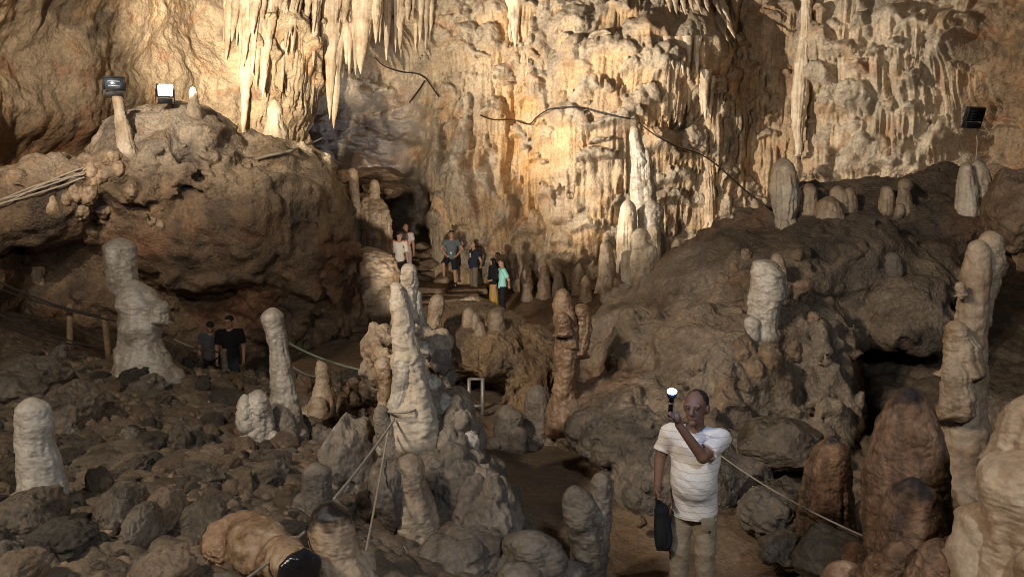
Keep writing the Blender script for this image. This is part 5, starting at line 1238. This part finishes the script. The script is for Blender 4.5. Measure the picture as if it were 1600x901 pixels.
        f.rough(lambda x, y, z: .006 * fbm(x * 7, y * 7, z * 16 + x * 9, 3) + .005 * ridge(x * 4 + z * 3, y * 4, z * 5 - x * 3, 2), .02)
        V, Q = f.mesh(); link('shirt', new_mesh('shirt', V, Q, shirt), root)
    # ---- legs
    if legs:
        f = field()
        if leglen == 'skirt':
            f.cone(tor(.1), V3(0, .01, .04) * H, .078 * H, .12 * H, .02, cut=True, flat=.8)
            f.rough(lambda x, y, z: .014 * ridge(x * 14, y * 14, z * 1.0, 2), .04)
        else:
            f.ell(tor(-.02), (.094 * H * b, .072 * H * b, .07 * H), .03); f.cone(tor(-.02), tor(.12), .082 * H * b, .08 * H * b, .02, flat=.8)
            for n in 'lr':
                if leglen == 'long':
                    f.cone(j['h' + n], j['k' + n], .058 * H, .047 * H, .03); f.cone(j['k' + n], j['a' + n], .047 * H, .040 * H, .02, cut=True)
                else:
                    f.cone(j['h' + n], j['h' + n] + (j['k' + n] - j['h' + n]) * .95, .062 * H, .058 * H, .03, cut=True)
            f.rough(lambda x, y, z: .007 * fbm(x * 8, y * 8, z * 10, 3) + .004 * ridge(x * 6 + z * 2, y * 6, z * 4 + x * 3, 2), .02)
        f.above(min(.56, hem + .025) * H)
        V, Q = f.mesh(); link('skirt' if leglen == 'skirt' else ('shorts' if leglen != 'long' else 'trousers'), new_mesh('trousers', V, Q, legs), root)
    for n in 'lr':
        f = Field(j['a' + n] - .25, j['a' + n] + .25, .009); a = j['a' + n]
        f.cone(a + V3(0, .022, -.02) * H, a + V3(0, -.075, -.028) * H, .028 * H, .024 * H, .02); f.cone(a, a + V3(0, 0, -.02) * H, .027 * H, .03 * H, .02); f.below(a[2] - .045 * H)
        V, Q = f.mesh(); link('shoe', new_mesh('shoe', V, Q, shoe or SHOE), root)
    return root
MAT_EYE = plain_mat('eye', (0.05, 0.04, 0.035), .2, var=.3)
SHOE = plain_mat('dark_shoe', (0.03, 0.03, 0.032), .6)
BLACK = cloth('black_cloth', (0.012, 0.012, 0.014)); NAVY = cloth('navy_cloth', (0.022, 0.027, 0.045)); KHAKI = cloth('khaki_cloth', (0.28, 0.22, 0.15)); WHITE = cloth('white_jersey', (0.62, 0.56, 0.47), .06)
GUIDE_SHIRT = striped('striped_shirt', (0.66, 0.61, 0.56), (0.46, 0.37, 0.33), .055, .10)

# the man with the torch
GL = P(1080, 950, 6.15); GL[2] = gz(GL[0], GL[1])
G_RZ = math.radians(-22); GH = 1.75
def loc_of(p): 
    c, s = math.cos(-G_RZ), math.sin(-G_RZ); d = np.asarray(p) - GL
    return V3(c * d[0] - s * d[1], s * d[0] + c * d[1], d[2]) / GH
_d = loc_of(P(1048, 634, 5.86)) - loc_of(P(1060, 664, 5.90))
guide = person('heavy set balding man in striped white shirt and khaki trousers holding up a bright torch', tuple(GL), G_RZ, GH, SKIN_D, 'bald', GUIDE_SHIRT, KHAKI, belly=.03, build=1.10, head=1.12, res=.0062,
    J=dict(er=loc_of(P(1098, 714, 5.90)), wr=loc_of(P(1061, 664, 5.88)), sr=V3(.115, .0, .80), el=loc_of(P(1031, 716, 6.22)), wl=loc_of(P(1028, 756, 6.08))), yaw=math.radians(-8), tilt=math.radians(2), sleeve=.72,
    hands={'r': (_d + V3(0, 0, .02), V3(-.3, -1, .3), V3(-.8, -.5, .2), 1.05)}, hem=.43)
pk = box((0, 0, 0), (.10, .012, .11)); o = link('pocket', new_mesh('pocket', *pk, cloth('pocket_cloth', (0.24, 0.19, 0.13)), smooth=False), guide, (.075 * GH, -.085 * GH, .43 * GH)); o.rotation_euler = (0, 0, .5); bevel(o, .004)
HB = P(1027, 778, 6.06)
f = Field(HB + [-.16, -.14, -.62], HB + [.16, .14, .06], .008)
f.ell(HB + [.05, .03, -.22], (.062, .055, .17), .05); f.ell(HB + [.06, .03, -.34], (.07, .06, .12), .05); f.cone(HB + [.03, .02, -.1], HB + [0, 0, 0], .04, .016, .04); f.below(HB[2] - .43); f.rough(lambda x, y, z: .012 * ridge(x * 9, y * 9, z * 3, 2), .03)
V, Q = f.mesh(); centred('bag', V, Q, cloth('bag_black', (0.014, 0.014, 0.016)), 'limp black bag hanging from the lowered hand of the striped shirt man', 'bag')
# visitors by the steps
ps = dict(group=None)
jersey = person('young man in a white football jersey with orange shoulder stripes standing on the steps', tuple(P(625, 452, 24.0)), math.radians(25), 1.73, SKIN, 'short', WHITE, BLACK, 'shorts', yaw=math.radians(25), tilt=math.radians(14), sleeve=.8)
ORANGE = cloth('orange_trim', (0.6, 0.13, 0.05))
for s in (-1, 1):
    V, Q = tube(spline([V3(s * .07, -.045, .84), V3(s * .11, -.03, .855), V3(s * .15, 0, .82), V3(s * .165, 0.0, .74)], 14) * 1.73, .017, 6); link('shoulder_stripe', new_mesh('shoulder_stripe', V, Q, ORANGE), jersey)
V, Q = box((.05 * 1.73, -.074 * 1.73, .735 * 1.73), (.045, .01, .055)); bevel(link('crest', new_mesh('crest', V, Q, cloth('crest_cloth', (0.35, 0.08, 0.06)), smooth=False), jersey), .01)
person('cropped haired man in a pale shirt standing right behind the jersey wearer', tuple(P(635, 436, 25.2)), math.radians(15), 1.74, SKIN, 'bald', cloth('pale_shirt', (0.55, 0.47, 0.42)), cloth('pinkish_trousers', (0.4, 0.3, 0.27)), yaw=math.radians(10))
ak = dict(el=V3(-.19, .03, .665), wl=V3(-.10, -.04, .56), er=V3(.195, .03, .665), wr=V3(.10, -.04, .555))
tee = person('young man in grey tee and black shorts, hands on hips, one foot raised', tuple(P(706, 446, 25.3)), math.radians(5), 1.74, SKIN, 'short', cloth('grey_tee', (0.10, 0.115, 0.12)), BLACK, 'shorts',
       J=dict(ak, kl=V3(-.15, -.14, .40), al=V3(-.14, -.09, .17), hl=V3(-.055, 0, .5)), hands={'l': (V3(.6, -.2, -.4), V3(0, -1, .4), V3(.3, .6, 0), .4), 'r': (V3(-.6, -.2, -.4), V3(0, -1, .4), V3(-.3, .6, 0), .4)})
V, Q = box((-.02, -.135, .60 * 1.74), (.06, .03, .05)); bevel(link('waist_pouch', new_mesh('waist_pouch', V, Q, plain_mat('pouch_white', (0.7, .7, .68), .4), smooth=False), tee), .012)
nv = person('bald man in navy print tee and khaki shorts gazing left with hands behind his back', tuple(P(741, 460, 25.7)), math.radians(-62), 1.72, SKIN, 'bald', NAVY, cloth('olive_shorts', (0.17, 0.13, 0.085)), 'long', tilt=math.radians(-12), belly=.02, build=1.08,
       J=dict(er=V3(.15, .07, .64), wr=V3(.06, .12, .54), el=V3(-.15, .07, .64), wl=V3(-.06, .12, .54)))
f = Field((-.1, -.2, 1.15), (.1, 0, 1.45), .007); f.ell((0, -.135, 1.30), (.06, .02, .05), .005); f.ell((0.01, -.135, 1.225), (.045, .02, .025), .01); V, Q = f.mesh()
link('chest_print', new_mesh('chest_print', V, Q, cloth('print_white', (0.5, 0.45, 0.44))), nv)
person('woman in black headscarf and top with a mustard pleated skirt', tuple(P(771, 482, 24.6)), math.radians(-58), 1.56, SKIN, 'hijab', BLACK, cloth('mustard_skirt', (0.42, 0.26, 0.07)), 'skirt', sleeve=1.0, J=dict(wl=V3(-.09, -.09, .58), wr=V3(.09, -.09, .58)), hairmat=BLACK)
person('dark haired person in black mostly hidden between the woman and the turquoise shirt', tuple(P(778, 478, 25.3)), math.radians(-20), 1.70, SKIN, 'short', BLACK, BLACK, sleeve=1.0)
person('slim man in turquoise tee and black trousers with hands behind his back', tuple(P(785, 492, 24.0)), math.radians(-75), 1.70, SKIN, 'short', cloth('turquoise_tee', (0.30, 0.62, 0.56), .06), BLACK, sleeve=.7,
       J=dict(er=V3(.14, .08, .635), wr=V3(.05, .12, .52), el=V3(-.14, .08, .635), wl=V3(-.04, .12, .53)))
# visitors in the dark at left
person('man in a black polo shirt standing in the dark behind the rope fence', tuple(P(363, 622, 16.6)), math.radians(12), 1.76, SKIN, 'short', cloth('black_polo', (0.012, 0.012, 0.013)), cloth('dark_jeans', (0.03, 0.036, 0.045)), yaw=math.radians(-22), tilt=math.radians(10), build=1.12, sleeve=.75)
person('person in black cap and grey shirt half hidden behind the man in the polo', tuple(P(333, 616, 17.3)), math.radians(20), 1.62, SKIN, 'cap', cloth('grey_shirt', (0.09, 0.09, 0.09)), BLACK, build=1.1, hairmat=plain_mat('cap_black', (0.015, .015, .016), .35))
# ------------------------------------------------------------------ lamps, cables, ropes, posts, steps
BLK = plain_mat('black_metal', (0.02, 0.02, 0.022), .5, .4); GREYM = plain_mat('grey_metal', (0.16, 0.16, 0.16), .45, .7); CABLE = plain_mat('black_cable', (0.012, 0.012, 0.012), .55)
ROPE = plain_mat('tan_rope', (0.30, 0.25, 0.19), .9, var=.4, scale=90, bump=.4); ROPE_D = plain_mat('dark_rope', (0.05, 0.042, 0.035), .9, var=.3, scale=90); WOOD = plain_mat('post_wood', (0.33, 0.23, 0.13), .8, var=.35, scale=18, bump=.3)
REFL = plain_mat('lamp_reflector', (0.42, 0.52, 0.62), .25, .85, var=.3, scale=9); WIREP = plain_mat('pale_cable', (0.38, 0.33, 0.27), .7)
RAIL = plain_mat('rail_metal', (0.30, 0.27, 0.23), .5, .5, var=.3)
def floodlight(label, at, aim, w, h, lit):
    root = empty('floodlight', at); tag(root, label, 'floodlight')
    root.rotation_euler = (Vector(aim) - Vector(at)).to_track_quat('Y', 'Z').to_euler()     # +Y is where it shines
    def part(name, me): return link(name, me, root)
    t = .03
    V, Q = merge([box((0, -.05, 0), (w, .09, h)), box((0, .012, h / 2 - t / 2), (w, .034, t)), box((0, .012, -h / 2 + t / 2), (w, .034, t)), box((w / 2 - t / 2, .012, 0), (t, .034, h - 2 * t)), box((-w / 2 + t / 2, .012, 0), (t, .034, h - 2 * t))])
    bevel(part('housing', new_mesh('housing', V, Q, BLK, smooth=False)), .008)
    V, Q = merge([box((-.01, -.115, z), (w * .7, .04, .012)) for z in np.linspace(-h * .34, h * .34, 7)]); part('cooling_fins', new_mesh('cooling_fins', V, Q, BLK, smooth=False))
    V, Q = box((0, .006, 0), (w - 2 * t - .004, .012, h - 2 * t - .004))
    part('glass', new_mesh('glass', V, Q, glow_mat('lit_lamp_glass', (1.0, 0.93, 0.80), 14.0) if lit else REFL, smooth=False))
    if not lit:
        for z in (-h * .14, h * .17):
            V, Q = tube([(-w * .28, .016, z), (w * .28, .016, z)], .014, 10); part('lamp_tube', new_mesh('lamp_tube', V, Q, plain_mat('tube_glass', (0.6, 0.7, 0.8), .15, .2)))
    V, Q = box((0, -.05, -h / 2 - .075), (w * .82, .11, .10)); bevel(part('ballast_box', new_mesh('ballast_box', V, Q, BLK, smooth=False)), .006)
    V, Q = merge([box((0, -.05, -h / 2 - .14), (w * .95, .08, .014)), box((w / 2 + .012, -.05, -h / 4 - .05), (.012, .04, h * .5 + .16)), box((-w / 2 - .012, -.05, -h / 4 - .05), (.012, .04, h * .5 + .16))])
    part('bracket', new_mesh('bracket', V, Q, BLK, smooth=False))
    return root
floodlight('unlit black floodlight with bluish glass standing on the slim pale post', P(178, 131, 17.3), P(300, 200, 0), .42, .30, False)
floodlight('glaring lit floodlight on the crest of the rock outcrop', P(258, 142, 17.2), P(1060, 360, 3), .34, .27, True)
floodlight('dark floodlight seen from the side, high above the pale pair at right', P(1521, 178, 17.6), P(1200, 60, 27), .40, .30, False)
# torch in the raised hand
ta, tb = P(1047, 650, 5.90), P(1050, 612, 5.80)
ax = (tb - ta) / np.linalg.norm(tb - ta)
V, Q = tube([ta, ta + ax * .02, tb - ax * .055, tb - ax * .04, tb], [.016, .018, .018, .034, .036], 20)
torch = centred('torch', V, Q, BLK, 'small black torch shining in the raised hand of the striped shirt man', 'torch')
lens_c = tb + ax * .003
V, Q = tube([lens_c, lens_c + ax * .004], [.034, .034], 20); link('lens', new_mesh('lens', V - np.array(torch.location), Q, glow_mat('torch_glow', (0.55, 0.8, 1.0), 60.0)), torch)
wb = P(1048.7, 628, 5.842); V, Q = tube([wb - ax * .004, wb + ax * .004], [.0235, .0235], 20); link('ring', new_mesh('ring', V - np.array(torch.location), Q, GREYM), torch)

def line(name, cat, label, pts, r, mat, group=None, n=60, k=8):
    V, Q = tube(spline(pts, n), r, k)
    return centred(name, V, Q, mat, label, cat, group)
def wallpts(L, out=.06):
    S = spline(np.array([(a, b, 0) for a, b in L], float), 40)
    Ys = np.array([surf(a, b) or 26 for a, b, _ in S])
    lo = np.array([Ys[max(0, i - 2):i + 3].min() for i in range(len(Ys))])           # bridges the hollows between knobs
    lo = np.convolve(np.pad(lo, 2, mode='edge'), np.ones(5) / 5, 'valid')
    return [P(a, b, min(y, q) - out) for (a, b, _), y, q in zip(S, lo, Ys)]
line('cable', 'cable', 'long black cable crossing the bright far wall from the alcove to the dark recess', wallpts([(750, 180), (770, 187), (800, 187), (826, 194), (840, 182), (862, 170), (905, 168), (940, 177), (985, 186)], .06), .022, CABLE)
line('cable', 'cable', 'black cable drooping down the dark recess right of the white column', wallpts([(998, 192), (1025, 212), (1060, 230), (1092, 240), (1120, 258), (1150, 285), (1180, 310), (1204, 326)], .08), .022, CABLE)
line('cable', 'cable', 'black cable hanging in the alcove below the stalactite fringe', wallpts([(586, 90), (600, 103), (625, 112), (650, 115), (664, 122), (672, 132), (686, 152)], .1), .022, CABLE)
line('cable', 'cable', 'black cable dropping to the left inside the alcove', wallpts([(664, 126), (655, 140), (640, 160)], .1), .025, CABLE)
line('cable', 'cable', 'pale cable resting on the shoulder of the rock outcrop', [P(a, b, (surf(a, b) or 20) - .1) for a, b in [(400, 249), (420, 243), (445, 238), (465, 232), (485, 224), (506, 214)]], .035, WIREP)
for i in range(4):
    line('cable', 'cable', 'one of the pale cables lying together on the left ledge', [P(a, b + 6 * math.sin(i * 2 + a * .02) + i * 2.5 - 3, min((surf(a, b + 6) or 16.5), 17.6) - .1) for a, b in [(-20, 322), (20, 308), (60, 292), (95, 280), (132, 268)]], .016, WIREP, 'cables on the left ledge')
line('cable', 'cable', 'thin grey cable falling from the dark floodlight at right', [P(a, b, 17.5) for a, b in [(1526, 212), (1527, 225), (1525, 250)]], .012, WIREP)
# ---- rope fences
def post(px, y0, y1, Y, r, label, mat=WOOD, lean=0, group=None):
    b = P(px + lean, y1, Y); a = P(px, y0, Y)
    V, Q = tube([b - [0, 0, .15], b, (a + b) / 2, a - [0, 0, .01], a], [r * 1.02, r, r * .98, r * .97, r * .8], 12)
    return centred('fence_post', V, Q, mat, label, 'post', group)
post(109, 475, 545, 13.6, .05, 'wooden fence post, left of the two in front of the dark grotto'); post(163, 492, 548, 13.2, .05, 'wooden fence post, right of the two in front of the dark grotto', lean=6)
post(305, 548, 602, 14.2, .035, 'thin dark railing post behind the angular boulder', RAIL, 4); post(349, 545, 620, 12.9, .05, 'pale railing post in front of the man in the black polo', WOOD, 5)
def rope(label, a, b, drop, r, mat, group=None, twist=False):
    return line('rope', 'rope', label, sag(P(*a), P(*b), drop), r, mat, group)
rope('upper dark rope running down to the left wooden post', (-30, 425, 13.5), (163, 495, 13.2), .1, .017, ROPE_D); rope('second dark rope just below the upper one at left', (-30, 440, 13.5), (185, 502, 13.1), .06, .014, ROPE_D)
rope('lower dark rope running along the two wooden posts', (-30, 478, 13.5), (175, 548, 13.2), .08, .016, ROPE_D); rope('lowest dark rope behind the stones at left', (-30, 490, 13.6), (165, 542, 13.3), .15, .012, ROPE_D)
rope('pale rope from the tall left stalagmite to the railing post', (272, 530, 14.2), (349, 550, 12.9), .05, .018, ROPE); rope('thin rope crossing below the pale one at the railing', (275, 568, 14.2), (352, 578, 12.9), .04, .014, ROPE_D)
rope('rope slanting down from the railing post to the dirt bank', (350, 550, 12.9), (425, 605, 12.6), .04, .014, ROPE_D); rope('lower rope from the railing post to the slim ringed stalagmite', (352, 580, 12.9), (420, 600, 12.4), .04, .012, ROPE_D)
rope('rope crossing behind the railing post', (300, 580, 14.2), (349, 552, 13.0), .03, .012, ROPE_D)
rope('greenish rope from the slim ringed stalagmite to the middle mound', (452, 536, 11.4), (588, 582, 9.2), .06, .016, plain_mat('green_rope', (0.13, 0.15, 0.11), .9)); rope('lower short rope behind the slim ringed stalagmite', (458, 573, 11.4), (494, 588, 11.6), .03, .014, ROPE)
rope('pale twisted rope running from the middle mound to the wet tipped stalagmite', (616, 655, 7.2), (522, 779, 5.0), .02, .011, ROPE); rope('rope end lying over the striped fallen block', (476, 830, 4.85), (386, 903, 4.05), .01, .0085, ROPE)
rope('thin pale rope hanging straight down the front of the middle mound', (607, 670, 7.1), (568, 880, 5.2), .02, .009, ROPE)
tie = [P(628 + 22 * math.cos(t) , 642 + 4 * math.sin(t) + t * 1.2 - 4, (surf(628, 640) or 7.6) - .0 - .16 * max(0, math.sin(t)) - .06) for t in np.linspace(.3, 2 * math.pi + .3, 26)]
line('rope', 'rope', 'rope wound round the smooth club shaped stalagmite', tie, .012, ROPE)
rope('thin rope sagging through the dark from behind the torch man to the wet pair', (1118, 705, 8.2), (1362, 842, 5.9), .06, .008, ROPE); rope('thin slack rope in the shade above the black wet rock', (1125, 735, 8.4), (1240, 758, 8.0), .03, .007, ROPE_D)
# ---- metal rail in the middle
r0 = empty('metal_rail', P(754, 668, 12.4)); tag(r0, 'grey metal rail frame standing by the clay path behind the mound', 'rail')
for (a, b, nm) in (((754, 590), (754, 672), 'post'), ((732, 592), (756, 592), 'top_bar'), ((736, 634), (754, 634), 'lower_bar'), ((733, 592), (733, 650), 'post')):
    V, Q = tube([P(a[0], a[1], 12.4 if nm != 'x' else 12), P(b[0], b[1], 12.4)], .032 if nm == 'post' else .025, 10); link(nm, new_mesh(nm, V - np.array(r0.location), Q, RAIL), r0)
# ---- steps
def staircase(label, steps, thick=.16):
    c0 = P(*steps[0][:3]); root = empty('staircase', c0); tag(root, label, 'staircase')
    for i, (px, py, Y, w, d, rz) in enumerate(steps):
        c = P(px, py, Y); n1, n2 = 26, 12
        V, Q = box((0, 0, 0), (M(w, Y), d, thick))
        me = new_mesh('step', V, Q, MAT['step'], smooth=False)
        o = link('step', me, root, c - c0 - np.array([0, 0, thick / 2])); o.rotation_euler = (0, 0, rz); bevel(o, .035, 3)
        sb = o.modifiers.new('sub', 'SUBSURF'); sb.subdivision_type = 'SIMPLE'; sb.levels = sb.render_levels = 3
        tx = bpy.data.textures.get('step_wear') or bpy.data.textures.new('step_wear', 'CLOUDS'); tx.noise_scale = .25
        ds = o.modifiers.new('wear', 'DISPLACE'); ds.texture = tx; ds.strength = .14; ds.texture_coords = 'GLOBAL'
    return root
staircase('worn brown stone staircase climbing in the shade behind the mound', [(585, 520 - i * 13, 19.8 + i * .55, 66 - i * 3, .8, .05 * (i % 3 - 1)) for i in range(9)])
staircase('broad layered stone steps under the visitors', [(700, 484, 22.6, 74, 1.0, .1), (706, 474, 23.3, 92, 1.1, .12), (700, 464, 24.0, 100, 1.2, .08), (690, 456, 24.8, 110, 1.3, .1), (700, 448, 25.7, 120, 1.5, .05), (655, 446, 24.3, 90, 1.4, 0)])
staircase('rough slab steps leading up into the dark passage', [(650, 424, 26.6, 60, .7, .1), (646, 413, 27.1, 54, .7, -.1), (648, 403, 27.6, 50, .7, .1), (645, 393, 28.1, 50, .7, 0), (643, 384, 28.6, 46, .7, .1)], .22)
for i, (px, py, Y, rx, rz) in enumerate([(670, 412, 26.3, 16, 9), (664, 398, 26.9, 12, 7), (690, 438, 25.2, 12, 9), (660, 385, 27.4, 11, 7), (640, 420, 26.0, 14, 8), (675, 395, 27.0, 11, 8)]):
    boulder(px, py, Y, rx, rz, .35, 'stone_tan', 70 + i, ['flat pale rock slab beside the slab steps, lowest of the pile', 'angular rock lying in the mouth of the passage', 'rock on which the grey tee man rests his foot', 'small broken slab high in the passage mouth', 'pale block of rock behind the jersey wearer', 'split rock against the wall right of the slab steps'][i], .14, .25, res=36)


boulder(578, 275, 26.6, 52, 13, .9, 'stone_tan', 81, 'pale rock ledge bridging the foot of the bluish alcove', .2, .1, .1)
boulder(600, 296, 26.2, 34, 12, .7, 'stone_tan', 82, 'rough rock shelf just below the pale ledge of the alcove', .22, .1, .15)
line('cable', 'cable', 'grey cable running down the slim pale post from the unlit floodlight', [P(a, b, 17.0) for a, b in [(190, 152), (196, 170), (200, 195), (208, 222), (222, 244)]], .012, CABLE)
